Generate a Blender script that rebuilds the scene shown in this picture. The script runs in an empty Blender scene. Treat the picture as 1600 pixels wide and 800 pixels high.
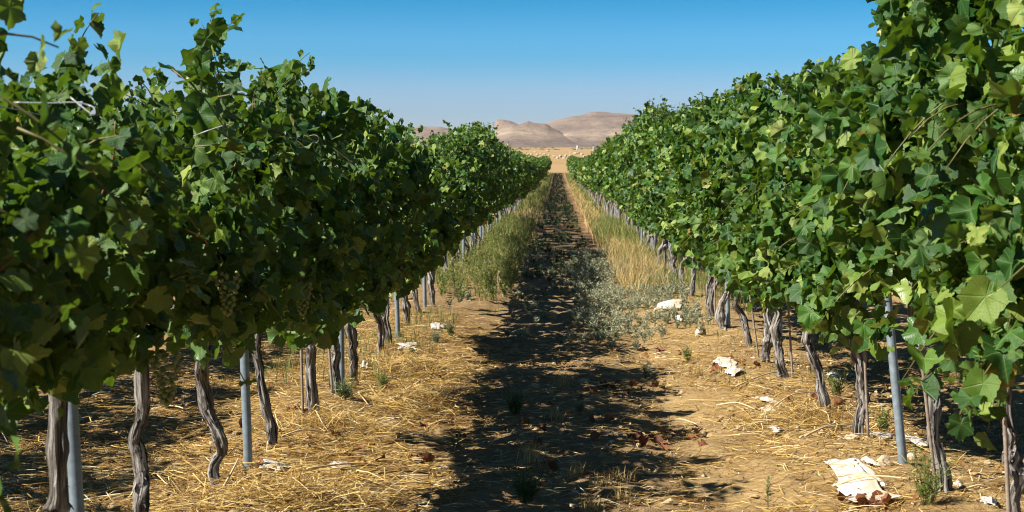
import bpy, bmesh, math, random
import numpy as np
from mathutils import Vector, Matrix, noise as mnoise

# ------------------------------------------------------------------ camera, light, exposure
S = bpy.context.scene
COL = S.collection
EYE = 1.6
F = 2500.0                      # focal length in pixels of a 1600 px wide picture
cam_data = bpy.data.cameras.new('camera')
cam = bpy.data.objects.new('camera', cam_data)
COL.objects.link(cam)
cam.location = (0, 0, EYE)
cam.rotation_euler = (math.radians(90), 0, 0)
cam_data.sensor_width = 36
cam_data.lens = 36 * F / 1600
cam_data.shift_x = -72 / 1600
cam_data.shift_y = -162 / 1600
cam_data.clip_start = 0.05
cam_data.clip_end = 40000
cam_data.dof.use_dof = True
cam_data.dof.focus_distance = 11.0
cam_data.dof.aperture_fstop = 8.0
S.camera = cam

SUN_EL = math.radians(41.8)
SUN_AZ = math.radians(22)       # how far the sun stands behind the camera's left shoulder
sdir = Vector((-math.cos(SUN_EL) * math.cos(SUN_AZ), -math.cos(SUN_EL) * math.sin(SUN_AZ), math.sin(SUN_EL)))
sun_data = bpy.data.lights.new('sun', 'SUN')
sun_data.energy = 5.0
sun_data.angle = math.radians(0.5)
sun_data.color = (1.0, 0.945, 0.84)
sun = bpy.data.objects.new('sun', sun_data)
COL.objects.link(sun)
sun.rotation_euler = sdir.to_track_quat('Z', 'Y').to_euler()

W = bpy.data.worlds.new('World')
S.world = W
W.use_nodes = True
wn, wl = W.node_tree.nodes, W.node_tree.links
bg = wn['Background']
sky = wn.new('ShaderNodeTexSky')
sky.sky_type = 'NISHITA'
sky.sun_disc = False
sky.sun_elevation = SUN_EL
sky.sun_rotation = math.atan2(sdir.x, sdir.y)
sky.air_density = 1.0
sky.dust_density = 0.6
sky.ozone_density = 3.0
tc = wn.new('ShaderNodeTexCoord')
sep = wn.new('ShaderNodeSeparateXYZ')
wl.new(tc.outputs['Generated'], sep.inputs[0])
ramp = wn.new('ShaderNodeValToRGB')
ramp.color_ramp.interpolation = 'EASE'
SKY_TINT = [(0.0, (0.91, 1.03, 1.37)), (0.03, (0.62, 0.88, 1.37)), (0.065, (0.26, 0.77, 1.26)), (0.10, (0.09, 0.63, 1.05)), (0.3, (0.16, 0.40, 0.66)), (1.0, (0.21, 0.36, 0.52))]
while len(ramp.color_ramp.elements) < len(SKY_TINT):
    ramp.color_ramp.elements.new(0.5)
for e, (p, c) in zip(ramp.color_ramp.elements, SKY_TINT):
    e.position = p
    e.color = (*c, 1)
mixn = wn.new('ShaderNodeMix')
mixn.data_type = 'RGBA'
mixn.blend_type = 'MULTIPLY'
mixn.inputs[0].default_value = 1.0
wl.new(sep.outputs['Z'], ramp.inputs[0])
wl.new(sky.outputs[0], mixn.inputs[6])
wl.new(ramp.outputs[0], mixn.inputs[7])
wl.new(mixn.outputs[2], bg.inputs[0])
bg.inputs[1].default_value = 0.052

S.view_settings.view_transform = 'Standard'
S.view_settings.look = 'None'
S.view_settings.exposure = 1.15
S.view_settings.gamma = 1.0
S.render.engine = 'CYCLES'
S.cycles.filter_width = 1.05
S.cycles.diffuse_bounces = 3
S.cycles.max_bounces = 8
S.cycles.transmission_bounces = 4

# ------------------------------------------------------------------ helpers
RNG = np.random.default_rng(7)
random.seed(5)


def hash2(i, j, seed):
    n = (i.astype(np.int64) * 374761393 + j.astype(np.int64) * 668265263 + seed * 974634777) & 0x7fffffff
    n = ((n ^ (n >> 13)) * 1274126177) & 0x7fffffff
    n = (n ^ (n >> 16)) & 0xffff
    return n / 65535.0


def vnoise(x, y, seed=0):
    """smooth value noise in 0..1"""
    x = np.asarray(x, float)
    y = np.asarray(y, float)
    x, y = np.broadcast_arrays(x, y)
    i, j = np.floor(x), np.floor(y)
    u, v = x - i, y - j
    u = u * u * (3 - 2 * u)
    v = v * v * (3 - 2 * v)
    a, b = hash2(i, j, seed), hash2(i + 1, j, seed)
    c, d = hash2(i, j + 1, seed), hash2(i + 1, j + 1, seed)
    return (a * (1 - u) + b * u) * (1 - v) + (c * (1 - u) + d * u) * v


def drop(y):
    y = np.asarray(y, float)
    near = 1.57 - 0.0667 * 6 * (1 - np.exp(-(7 - np.minimum(y, 7)) / 6))
    mid = 1.87 - 0.30 * np.exp(-(np.maximum(y, 7) - 7) / 4.5)
    d = np.where(y < 7, near, mid)
    d = d + 0.0075 * (np.clip(y, 22, 120) - 22)
    d = d - 0.0045 * np.maximum(0, y - 190)
    return d


ROW_L, ROW_R = -1.55, 1.70


def ground_z(x, y):
    """height of the ground sheet"""
    x = np.asarray(x, float)
    y = np.asarray(y, float)
    z = EYE - drop(y)
    fade = np.clip((60 - y) / 40, 0, 1)
    berm = 0.05 * np.exp(-((x - ROW_L) / 0.45) ** 2) + 0.07 * np.exp(-((x - ROW_R) / 0.45) ** 2)
    rut = -0.025 * np.exp(-((x + 0.62) / 0.22) ** 2) - 0.03 * np.exp(-((x - 0.75) / 0.25) ** 2)
    bumps = 0.05 * (vnoise(x * 1.3, y * 1.3, 3) - 0.5) + 0.035 * (vnoise(x * 3.7, y * 3.7, 4) - 0.5)
    z = z + (berm + rut + bumps) * fade
    z = z + np.clip((y - 190) / 300, 0, 1) * 0.9 * (vnoise(x / 60, y / 45, 9) - 0.5)
    return z


def gz(x, y):
    return float(ground_z(x, y))


def on_ground(px, py):
    """where the sight line of a picture point (1600 x 800) meets the ground: plan position"""
    lo, hi = 3.0, 1500.0
    for _ in range(60):
        m = (lo + hi) / 2
        x = (px - 872) / F * m
        if (py - 238) / F * m > EYE - gz(x, m):
            hi = m
        else:
            lo = m
    return (px - 872) / F * lo, lo


def mesh_tris(name, V, T, attrs=None, mat=None, smooth=True):
    me = bpy.data.meshes.new(name)
    V = np.asarray(V, np.float32)
    T = np.asarray(T, np.int32)
    me.vertices.add(len(V))
    me.vertices.foreach_set('co', V.ravel())
    me.loops.add(T.size)
    me.loops.foreach_set('vertex_index', T.ravel())
    k = T.shape[1]
    me.polygons.add(len(T))
    me.polygons.foreach_set('loop_start', np.arange(0, T.size, k, dtype=np.int32))
    me.polygons.foreach_set('use_smooth', np.full(len(T), smooth, bool))
    for key, a in (attrs or {}).items():
        a = np.asarray(a, np.float32)
        if a.ndim == 1:
            me.attributes.new(key, 'FLOAT', 'POINT').data.foreach_set('value', a)
        else:
            me.attributes.new(key, 'FLOAT_VECTOR', 'POINT').data.foreach_set('vector', a.ravel())
    me.update(calc_edges=True)
    if mat:
        me.materials.append(mat)
    return me


def obj(name, me, parent=None, loc=(0, 0, 0)):
    o = bpy.data.objects.new(name, me)
    COL.objects.link(o)
    o.location = loc
    if parent:
        o.parent = parent
    return o


def tag(o, label, cat, group=None, kind=None):
    if label:
        o['label'] = label
    if cat:
        o['category'] = cat
    if group:
        o['group'] = group
    if kind:
        o['kind'] = kind
    return o


def empty(name, loc, label, cat, group=None):
    o = bpy.data.objects.new(name, None)
    COL.objects.link(o)
    o.location = loc
    o.empty_display_size = 0.1
    return tag(o, label, cat, group)


def norm(a):
    return a / np.maximum(np.linalg.norm(a, axis=-1, keepdims=True), 1e-9)


# ------------------------------------------------------------------ materials
class Nodes:
    def __init__(self, name):
        self.m = bpy.data.materials.new(name)
        self.m.use_nodes = True
        self.t = self.m.node_tree
        self.p = self.t.nodes['Principled BSDF']
        self.out = self.t.nodes['Material Output']

    def n(self, kind, **kw):
        node = self.t.nodes.new('ShaderNode' + kind)
        for k, v in kw.items():
            setattr(node, k, v)
        return node

    def link(self, a, b):
        self.t.links.new(a, b)

    def math(self, op, a, b=None, clamp=False):
        node = self.n('Math', operation=op, use_clamp=clamp)
        for i, v in enumerate((a, b)):
            if v is None:
                continue
            if isinstance(v, (int, float)):
                node.inputs[i].default_value = v
            else:
                self.link(v, node.inputs[i])
        return node.outputs[0]

    def mix(self, fac, a, b, blend='MIX'):
        node = self.n('Mix', data_type='RGBA', blend_type=blend)
        for idx, v in ((0, fac), (6, a), (7, b)):
            if isinstance(v, (int, float)):
                node.inputs[idx].default_value = v
            elif isinstance(v, tuple):
                node.inputs[idx].default_value = (*v, 1)
            else:
                self.link(v, node.inputs[idx])
        return node.outputs[2]

    def ramp(self, fac, stops, interp='LINEAR'):
        node = self.n('ValToRGB')
        cr = node.color_ramp
        cr.interpolation = interp
        while len(cr.elements) < len(stops):
            cr.elements.new(0.5)
        for e, (p, c) in zip(cr.elements, stops):
            e.position = p
            e.color = (*c, 1) if isinstance(c, tuple) else (c, c, c, 1)
        self.link(fac, node.inputs[0])
        return node.outputs[0]

    def noise(self, scale, detail=4, rough=0.55, vec=None, dist=0.0):
        node = self.n('TexNoise')
        node.inputs['Scale'].default_value = scale
        node.inputs['Detail'].default_value = detail
        node.inputs['Roughness'].default_value = rough
        node.inputs['Distortion'].default_value = dist
        if vec is not None:
            self.link(vec, node.inputs['Vector'])
        return node.outputs['Fac']

    def attr(self, name, out='Fac'):
        return self.n('Attribute', attribute_name=name).outputs[out]

    def coord(self, which='Object', scale=None):
        c = self.n('TexCoord').outputs[which]
        if scale:
            mp = self.n('Mapping')
            mp.inputs['Scale'].default_value = scale
            self.link(c, mp.inputs[0])
            c = mp.outputs[0]
        return c

    def bump(self, height, strength=0.5, dist=0.01):
        b = self.n('Bump')
        b.inputs['Strength'].default_value = strength
        b.inputs['Distance'].default_value = dist
        self.link(height, b.inputs['Height'])
        self.link(b.outputs[0], self.p.inputs['Normal'])
        return b.outputs[0]

    def base(self, c):
        if isinstance(c, tuple):
            self.p.inputs['Base Color'].default_value = (*c, 1)
        else:
            self.link(c, self.p.inputs['Base Color'])

    def set(self, **kw):
        for k, v in kw.items():
            self.p.inputs[k.replace('_', ' ')].default_value = v


def leaf_material():
    M = Nodes('vine leaf')
    r = M.math('FRACT', M.math('ADD', M.attr('rnd'), M.n('ObjectInfo').outputs['Random']))
    top = M.ramp(r, [(0.0, (0.010, 0.044, 0.009)), (0.42, (0.019, 0.076, 0.010)), (0.66, (0.046, 0.125, 0.013)),
                     (0.82, (0.145, 0.220, 0.030)), (0.975, (0.28, 0.34, 0.075)), (0.995, (0.26, 0.20, 0.04)), (1.0, (0.30, 0.13, 0.03))])
    co = M.attr('leafco', 'Vector')
    s = M.n('SeparateXYZ')
    M.link(co, s.inputs[0])
    ang = M.math('ARCTAN2', s.outputs[0], s.outputs[1])
    rad = M.math('SQRT', M.math('ADD', M.math('MULTIPLY', s.outputs[0], s.outputs[0]), M.math('MULTIPLY', s.outputs[1], s.outputs[1])))
    pp = M.math('PINGPONG', M.math('ABSOLUTE', ang), math.radians(26.5))
    vein = M.math('MULTIPLY', pp, rad)
    vm = M.math('SUBTRACT', 1.0, M.math('DIVIDE', vein, 0.020), clamp=True)
    # side veins
    sv = M.math('PINGPONG', M.math('ADD', M.math('MULTIPLY', rad, 1.0), M.math('MULTIPLY', pp, -0.35)), 0.045)
    svm = M.math('SUBTRACT', 1.0, M.math('DIVIDE', sv, 0.010), clamp=True)
    veins = M.math('MAXIMUM', vm, M.math('MULTIPLY', svm, 0.35))
    mott = M.noise(34, 3, 0.6, M.coord('Object'))
    top = M.mix(M.math('MULTIPLY', mott, 0.35), top, (0.02, 0.05, 0.012))
    top = M.mix(M.math('MULTIPLY', veins, 0.55), top, (0.16, 0.22, 0.06))
    back = M.mix(0.5, top, (0.11, 0.18, 0.045))
    bf = M.n('NewGeometry').outputs['Backfacing']
    c = M.mix(bf, top, back)
    M.base(c)
    M.p.inputs['Roughness'].default_value = 0.38
    M.p.inputs['Specular IOR Level'].default_value = 0.26
    hgt = M.math('SUBTRACT', M.math('MULTIPLY', M.noise(60, 2, 0.5, M.coord('Object')), 0.6), M.math('MULTIPLY', veins, 0.7))
    M.bump(hgt, 0.55, 0.004)
    tr = M.n('BsdfTranslucent')
    tcol = M.mix(0.6, top, (0.30, 0.52, 0.02))
    M.link(tcol, tr.inputs['Color'])
    ms = M.n('MixShader')
    ms.inputs[0].default_value = 0.17
    M.link(M.p.outputs[0], ms.inputs[1])
    M.link(tr.outputs[0], ms.inputs[2])
    M.link(ms.outputs[0], M.out.inputs[0])
    return M.m


def bark_material():
    M = Nodes('grey fissured bark')
    co = M.attr('barkco', 'Vector')
    mp = M.n('Mapping')
    mp.inputs['Scale'].default_value = (1, 1, 0.09)
    M.link(co, mp.inputs[0])
    f = M.noise(42, 6, 0.7, mp.outputs[0], 0.6)
    f2 = M.noise(150, 3, 0.6, mp.outputs[0])
    big = M.noise(9, 3, 0.5, co)
    h = M.math('ADD', M.math('MULTIPLY', f, 0.8), M.math('MULTIPLY', f2, 0.2))
    c = M.ramp(h, [(0.42, (0.020, 0.017, 0.015)), (0.47, (0.10, 0.088, 0.078)), (0.52, (0.25, 0.228, 0.205)), (0.60, (0.42, 0.395, 0.365))])
    c = M.mix(M.ramp(big, [(0.4, 0.0), (0.65, 0.35)]), c, (0.11, 0.085, 0.065))
    M.base(c)
    M.set(Roughness=0.9)
    M.bump(h, 1.0, 0.02)
    return M.m


def simple(name, col, rough=0.6, metal=0.0, var=0.25, scale=12, bump=0.0, spec=0.4):
    M = Nodes(name)
    nz = M.noise(scale, 5, 0.6, M.coord('Object'))
    c = M.mix(M.ramp(nz, [(0.3, 0.0), (0.7, 1.0)]), tuple(v * (1 - var) for v in col), tuple(min(1, v * (1 + var)) for v in col))
    M.base(c)
    M.set(Roughness=rough, Metallic=metal)
    M.p.inputs['Specular IOR Level'].default_value = spec
    if bump:
        M.bump(nz, bump, 0.01)
    return M.m


def rnd_ramp(name, stops, rough=0.7, transl=0.0, tcol=None):
    M = Nodes(name)
    r = M.math('FRACT', M.math('ADD', M.attr('rnd'), M.n('ObjectInfo').outputs['Random']))
    c = M.ramp(r, stops)
    M.base(c)
    M.set(Roughness=rough)
    M.p.inputs['Specular IOR Level'].default_value = 0.25
    if transl:
        tr = M.n('BsdfTranslucent')
        M.link(c, tr.inputs['Color'])
        ms = M.n('MixShader')
        ms.inputs[0].default_value = transl
        M.link(M.p.outputs[0], ms.inputs[1])
        M.link(tr.outputs[0], ms.inputs[2])
        M.link(ms.outputs[0], M.out.inputs[0])
    return M.m


def ground_material():
    M = Nodes('dry vineyard soil')
    co = M.coord('Object')
    base = M.attr('gcol', 'Vector')
    n1 = M.noise(2.2, 6, 0.65, co)
    n2 = M.noise(22, 5, 0.7, co)
    n3 = M.noise(120, 3, 0.6, co)
    far = M.noise(0.02, 6, 0.65, M.coord('Object', (1, 0.35, 1)))
    c = M.mix(M.ramp(n1, [(0.35, 0.35), (0.65, 0.0)]), base, (0.16, 0.095, 0.045))
    c = M.mix(M.ramp(n2, [(0.30, 0.55), (0.55, 0.0)]), c, (0.10, 0.062, 0.032))
    c = M.mix(M.ramp(n2, [(0.58, 0.0), (0.75, 0.45)]), c, (0.52, 0.40, 0.24))
    c = M.mix(M.ramp(far, [(0.42, 0.0), (0.62, 0.35)]), c, (0.44, 0.31, 0.15))
    M.base(c)
    M.set(Roughness=0.95)
    M.p.inputs['Specular IOR Level'].default_value = 0.1
    h = M.math('ADD', M.math('MULTIPLY', n2, 0.7), M.math('MULTIPLY', n3, 0.3))
    M.bump(h, 0.9, 0.03)
    return M.m


def hill_material():
    M = Nodes('bare desert hill')
    co = M.coord('Object')
    strata = M.noise(1.0, 5, 0.6, M.coord('Object', (0.0012, 0.0012, 0.045)), 0.3)
    patch = M.noise(1.0, 5, 0.6, M.coord('Object', (0.004, 0.0022, 0.006)))
    fine = M.noise(0.045, 4, 0.65, co)
    scrub = M.noise(0.16, 3, 0.7, co)
    c = M.ramp(strata, [(0.34, (0.105, 0.080, 0.067)), (0.48, (0.185, 0.140, 0.110)), (0.58, (0.230, 0.172, 0.126)), (0.70, (0.34, 0.27, 0.19))])
    c = M.mix(M.ramp(patch, [(0.42, 0.0), (0.60, 0.55)]), c, (0.225, 0.165, 0.125))
    c = M.mix(M.ramp(fine, [(0.36, 0.6), (0.52, 0.0)]), c, (0.12, 0.092, 0.085))
    c = M.mix(M.ramp(fine, [(0.66, 0.0), (0.74, 0.5)]), c, (0.46, 0.37, 0.30))
    c = M.mix(M.ramp(scrub, [(0.62, 0.0), (0.70, 0.35)]), c, (0.11, 0.10, 0.08))
    M.base(c)
    M.set(Roughness=0.95)
    M.p.inputs['Specular IOR Level'].default_value = 0.05
    M.bump(fine, 0.8, 8.0)
    return M.m


M_LEAF = leaf_material()
M_BARK = bark_material()
M_CANE = simple('reddish cane', (0.21, 0.085, 0.035), 0.55, var=0.35, scale=30)
M_SHOOT = simple('green brown shoot', (0.11, 0.095, 0.03), 0.55, var=0.3, scale=30)
M_PALECANE = simple('pale dry cane', (0.55, 0.42, 0.24), 0.7, 0, 0.25, 30)
M_STEEL = simple('galvanised steel', (0.20, 0.245, 0.28), 0.5, 0.35, 0.25, 25)
M_WIRE = simple('galvanised wire', (0.36, 0.37, 0.38), 0.45, 0.4, 0.1, 40)
M_STAKE = simple('rusty thin rod', (0.25, 0.20, 0.16), 0.7, 0.2, 0.3, 50)
M_GRAPE = simple('pale green grape', (0.20, 0.22, 0.06), 0.35, 0.0, 0.2, 60)
M_STRAW = rnd_ramp('straw', [(0.0, (0.10, 0.045, 0.018)), (0.34, (0.25, 0.135, 0.030)), (0.65, (0.48, 0.315, 0.09)), (0.9, (0.66, 0.49, 0.19)), (1.0, (0.72, 0.64, 0.45))], 0.6, 0.15)
M_GRASS = rnd_ramp('half dry grass', [(0.0, (0.075, 0.115, 0.025)), (0.58, (0.16, 0.20, 0.045)), (0.86, (0.28, 0.27, 0.08)), (1.0, (0.52, 0.41, 0.17))], 0.6, 0.3)
M_DRY = rnd_ramp('dry golden grass', [(0.0, (0.30, 0.19, 0.06)), (0.5, (0.52, 0.37, 0.14)), (1.0, (0.66, 0.52, 0.26))], 0.6, 0.3)
M_SILVER = rnd_ramp('silvery weed', [(0.0, (0.10, 0.12, 0.055)), (0.4, (0.21, 0.23, 0.125)), (0.85, (0.34, 0.345, 0.235)), (1.0, (0.48, 0.43, 0.26))], 0.7, 0.2)
M_WEED = rnd_ramp('green weed', [(0.0, (0.040, 0.075, 0.028)), (0.6, (0.09, 0.135, 0.05)), (1.0, (0.17, 0.21, 0.09))], 0.6, 0.25)
M_DEAD = rnd_ramp('dead red brown leaf', [(0.0, (0.10, 0.035, 0.018)), (0.5, (0.19, 0.065, 0.03)), (1.0, (0.27, 0.12, 0.05))], 0.7, 0.15)
M_STONE = simple('pale tan stone', (0.52, 0.40, 0.27), 0.9, 0, 0.25, 14, 0.5, 0.1)
M_WSTONE = simple('white limestone', (0.40, 0.33, 0.24), 0.9, 0, 0.15, 0.8, 0.4, 0.1)
M_CLOD = rnd_ramp('soil clod', [(0.0, (0.20, 0.125, 0.06)), (0.6, (0.36, 0.25, 0.13)), (1.0, (0.52, 0.42, 0.28))], 0.95)
M_GROUND = ground_material()
M_HILL = hill_material()


def plastic_material():
    M = Nodes('weathered white plastic')
    co = M.coord('Object')
    n1 = M.noise(7, 5, 0.6, co)
    n2 = M.noise(45, 3, 0.6, co)
    c = M.mix(M.ramp(n1, [(0.38, 0.0), (0.60, 0.8)]), (0.66, 0.645, 0.61), (0.42, 0.31, 0.18))
    c = M.mix(M.ramp(n2, [(0.30, 0.5), (0.42, 0.0)]), c, (0.35, 0.26, 0.16))
    M.base(c)
    M.set(Roughness=0.55)
    M.bump(n2, 0.3, 0.004)
    return M.m


M_PLASTIC = plastic_material()

# ------------------------------------------------------------------ the ground, one sheet to the horizon


def spaced(a, b, step0, grow):
    v, s = [a], step0
    while v[-1] < b:
        v.append(v[-1] + s)
        s *= grow
    return v


ys = list(reversed([-y for y in spaced(-6.0, 300, 0.10, 1.12)]))[:-1] + list(np.arange(6.0, 16, 0.055)) + spaced(16, 9000, 0.06, 1.022)
xr = list(np.arange(0, 3.3, 0.055)) + spaced(3.3, 7000, 0.07, 1.10)
xs = np.array([-v for v in reversed(xr[1:])] + xr)
ys = np.array(ys)
GX, GY = np.meshgrid(xs, ys)
GZ = ground_z(GX, GY)
clod = (vnoise(GX * 8, GY * 8, 21) - 0.5) * 0.040 * (0.3 + 1.2 * vnoise(GX * 0.8, GY * 0.8, 23)) + (vnoise(GX * 17, GY * 17, 22) - 0.5) * 0.030
GZv = GZ + clod * np.clip((40 - GY) / 20, 0, 1) * np.clip((GY + 1) / 3, 0, 1)


def lerp3(a, b, t):
    return a * (1 - t[..., None]) + b * t[..., None]


soil = np.array((0.27, 0.18, 0.09))
sand = np.array((0.39, 0.265, 0.115))
strawc = np.array((0.29, 0.18, 0.065))
redsoil = np.array((0.30, 0.18, 0.09))
field = np.array((0.36, 0.24, 0.11))
gcol = np.broadcast_to(soil, GX.shape + (3,)).copy()
gcol = lerp3(gcol, sand, np.clip((GX - 0.35) / 0.5, 0, 1) * np.clip(0.3 + vnoise(GX * 0.9, GY * 0.9, 31), 0, 1))
left_straw = np.clip((-0.45 - GX) / 0.5, 0, 1) * np.clip((20 - GY) / 5, 0, 1)
right_straw = np.clip((GX - 0.8) / 0.4, 0, 1) * np.clip((18 - GY) / 5, 0, 1) * vnoise(GX * 1.6, GY * 1.2, 33)
gcol = lerp3(gcol, strawc, np.clip(left_straw * (0.35 + vnoise(GX * 2, GY * 2, 34)), 0, 1))
gcol = lerp3(gcol, strawc, right_straw)
gcol = lerp3(gcol, redsoil, np.clip((GY - 22) / 12, 0, 1) * np.exp(-((GX - 0.72) / 0.3) ** 2))
gcol = lerp3(gcol, field, np.clip((GY - 150) / 60, 0, 1))
ny, nx = GX.shape
idx = np.arange(ny * nx).reshape(ny, nx)
quads = np.stack([idx[:-1, :-1], idx[:-1, 1:], idx[1:, 1:], idx[1:, :-1]], -1).reshape(-1, 4)
ground = obj('ground', mesh_tris('ground', np.stack([GX, GY, GZv], -1).reshape(-1, 3), quads, {'gcol': gcol.reshape(-1, 3)}, M_GROUND))
tag(ground, 'dry straw covered vineyard soil running out to a tan plain', None, kind='structure')

# ------------------------------------------------------------------ hills on the horizon


def hill(name, label, D, foot, back, prof, px0, px1, seed, rough=1.0, power=1.5, step=1.6):
    us = np.arange(px0, px1, step)
    vs = np.concatenate([np.linspace(0, 1, 70), np.linspace(1.02, 1.6, 14)])
    U, Vv = np.meshgrid(us, vs)
    X = (U - 872) / F * D
    Y = np.where(Vv <= 1, foot + (D - foot) * Vv, D + (Vv - 1) / 0.6 * back)
    ridge = np.interp(U, [p[0] for p in prof], [p[1] for p in prof])
    prof_x, prof_y = [p[0] for p in prof], [p[1] for p in prof]
    soft = np.mean([np.interp(U + o, prof_x, prof_y) for o in np.linspace(-34, 34, 15)], axis=0)
    near_top = np.clip((Vv - 0.72) / 0.26, 0, 1) ** 1.5
    ridge = soft * (1 - near_top) + ridge * near_top
    H = EYE + (238 - ridge) / F * D
    plain = EYE - drop(Y) - 2.0
    s = np.where(Vv <= 1, Vv ** power, np.clip(1 - (Vv - 1) / 0.6, 0, 1))
    hills = np.maximum(H - plain, 0)
    gully = (vnoise(X / 70 + 0.5 * vnoise(Y / 120, X / 90, seed), Y / 260, seed + 1) - 0.5) * 0.095 + (vnoise(X / 22, Y / 80, seed + 2) - 0.5) * 0.06
    terrace = (vnoise(X / 300, Vv * 14, seed + 3) - 0.5) * 0.05
    env = np.sin(np.clip(Vv, 0, 1) * math.pi) ** 0.8
    tip = (vnoise(X / 9, Y / 30, seed + 4) - 0.5) * 1.6 * np.clip((Vv - 0.85) / 0.15, 0, 1)
    Z = plain + hills * np.clip(s + (gully + terrace) * env * rough, 0, 1.02) + np.where(hills > 6, tip, 0)
    ny, nx = U.shape
    idx = np.arange(ny * nx).reshape(ny, nx)
    q = np.stack([idx[:-1, :-1], idx[:-1, 1:], idx[1:, 1:], idx[1:, :-1]], -1).reshape(-1, 4)
    o = obj(name, mesh_tris(name, np.stack([X, Y, Z], -1).reshape(-1, 3), q, None, M_HILL))
    return tag(o, label, None, kind='structure')


hill('hills', 'low far hill on the left behind the vine tops', 4300, 3600, 900,
     [(420, 232), (520, 222), (580, 214), (622, 205), (640, 199), (655, 197.5), (688, 198), (700, 200.5), (718, 205), (740, 212), (780, 222), (860, 235)], 400, 900, 11)
hill('hills', 'long rounded desert hill, highest on the horizon', 3500, 2300, 1200,
     [(700, 226), (760, 213), (800, 204), (835, 198), (850, 194), (858, 191), (870, 187.5), (890, 182.5), (910, 179), (922, 175.5), (930, 174.5), (945, 175), (962, 176.5), (985, 178.5), (1000, 180), (1050, 185),
      (1100, 191), (1160, 200), (1250, 214), (1400, 226), (1600, 233)], 690, 1700, 51, 1.2, 1.25)
hill('hills', 'nearer flat topped hill with a cliff at its left end', 2900, 2150, 600,
     [(764, 238), (769, 212), (771, 203), (773, 195), (775, 189), (779, 187), (786, 186.5), (796, 188.5), (806, 192.5), (810, 194), (815, 192.5), (821, 190), (825, 189), (832, 191), (842, 192.5), (852, 193), (857, 195), (862, 199), (872, 204), (884, 211), (905, 220), (940, 231), (960, 238)], 764, 965, 71, 0.8, 1.15, 0.8)

# ------------------------------------------------------------------ leaves
HALF_HI = [(0, .61), (10, .53), (17, .545), (27, .455), (36, .50), (44, .515), (52, .585), (61, .51), (70, .515), (82, .44), (93, .47), (103, .46), (114, .50), (126, .44), (138, .43), (150, .37), (163, .33), (177, .08)]
HALF_MID = [(0, .61), (16, .53), (29, .46), (52, .575), (68, .50), (84, .44), (113, .49), (146, .39), (177, .08)]
HALF_LOW = [(0, .62), (50, .56), (100, .45), (150, .36)]


def outline(half):
    pts = [(math.sin(math.radians(a)) * r, math.cos(math.radians(a)) * r) for a, r in half]
    left = [(-x, y) for x, y in reversed(pts[1:])]
    return np.array(pts + left)


OUT_HI, OUT_MID, OUT_LOW = outline(HALF_HI), outline(HALF_MID), outline(HALF_LOW)


def leaf_batch(P, N, T, size, rnd, out, rng, ring=False):
    """many leaves in one go: petiole point P, blade normal N, tip direction T"""
    n, k = len(P), len(out)
    X = norm(np.cross(T, N))
    fold = rng.normal(0.14, 0.32, n)
    droop = rng.normal(-0.28, 0.34, n)
    rip = rng.uniform(0.0, 0.14, n)
    ph = rng.uniform(0, 6.28, n)
    sx = rng.uniform(0.85, 1.12, n)
    curlx = rng.normal(0, 0.34, n)

    def bend(x, y):
        r = np.sqrt(x * x + y * y)
        th = np.arctan2(x, y)
        z = fold[:, None] * np.abs(x) + droop[:, None] * y * np.abs(y) + rip[:, None] * np.sin(5 * th + ph[:, None]) * r * 1.6 + curlx[:, None] * x * x * 1.4 + curlx[:, None] * x * y
        return z
    rings = [out]
    if ring:
        rings = [out * 0.55, out]
    V, co = [], []
    for rg in [np.zeros((1, 2))] + rings:
        x = rg[None, :, 0] * sx[:, None]
        y = np.broadcast_to(rg[None, :, 1], x.shape)
        z = bend(x, y)
        V.append(P[:, None, :] + size[:, None, None] * (x[..., None] * X[:, None] + y[..., None] * T[:, None] + z[..., None] * N[:, None]))
        co.append(np.stack([x, y, z], -1))
    V = np.concatenate(V, 1)
    co = np.concatenate(co, 1)
    nv = V.shape[1]
    a = np.arange(k)
    b = (a + 1) % k
    tri = [np.stack([np.zeros(k, int), 1 + b, 1 + a], -1)]
    if ring:
        tri.append(np.stack([1 + a, 1 + b, 1 + k + b], -1))
        tri.append(np.stack([1 + a, 1 + k + b, 1 + k + a], -1))
    tri = np.concatenate(tri)
    Tt = (tri[None] + (np.arange(n) * nv)[:, None, None]).reshape(-1, 3)
    return V.reshape(-1, 3), Tt, {'rnd': np.repeat(rnd, nv), 'leafco': co.reshape(-1, 3)}


_r = np.random.default_rng(3)
LEAF_MESHES = []
for _k in range(16):
    v, t, at = leaf_batch(np.zeros((1, 3)), np.array([[0, 0, 1.]]), np.array([[0, 1., 0]]), np.ones(1), np.zeros(1), OUT_HI, _r, True)
    LEAF_MESHES.append(mesh_tris('leaf', v, t, at, M_LEAF))

TOP_L = [(-10, 1.95), (3.3, 1.66), (4.4, 1.70), (5.0, 1.68), (5.5, 1.58), (5.9, 1.80), (6.4, 1.76), (7.3, 1.98), (7.95, 1.92), (8.9, 2.04), (9.7, 1.94), (12.4, 2.02), (14.0, 1.96), (16, 1.86), (20, 1.94), (24, 2.04), (28.5, 2.38), (36, 2.40), (42, 2.12), (60, 2.1), (200, 2.1)]
TOP_R = [(-10, 2.1), (4, 2.30), (6.8, 2.36), (7.5, 2.34), (8.0, 2.08), (8.9, 2.16), (9.8, 2.14), (11, 2.24), (13, 2.26), (15, 2.32), (18, 2.32), (22, 2.36), (26, 2.5), (28.5, 2.80), (31, 2.6), (36, 2.4), (45, 2.4), (52, 2.5), (58, 2.35), (75, 2.1), (200, 2.1)]


def top_of(row, y):
    tab = TOP_L if row < 0 else TOP_R
    return np.interp(y, [t[0] for t in tab], [t[1] for t in tab])


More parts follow.
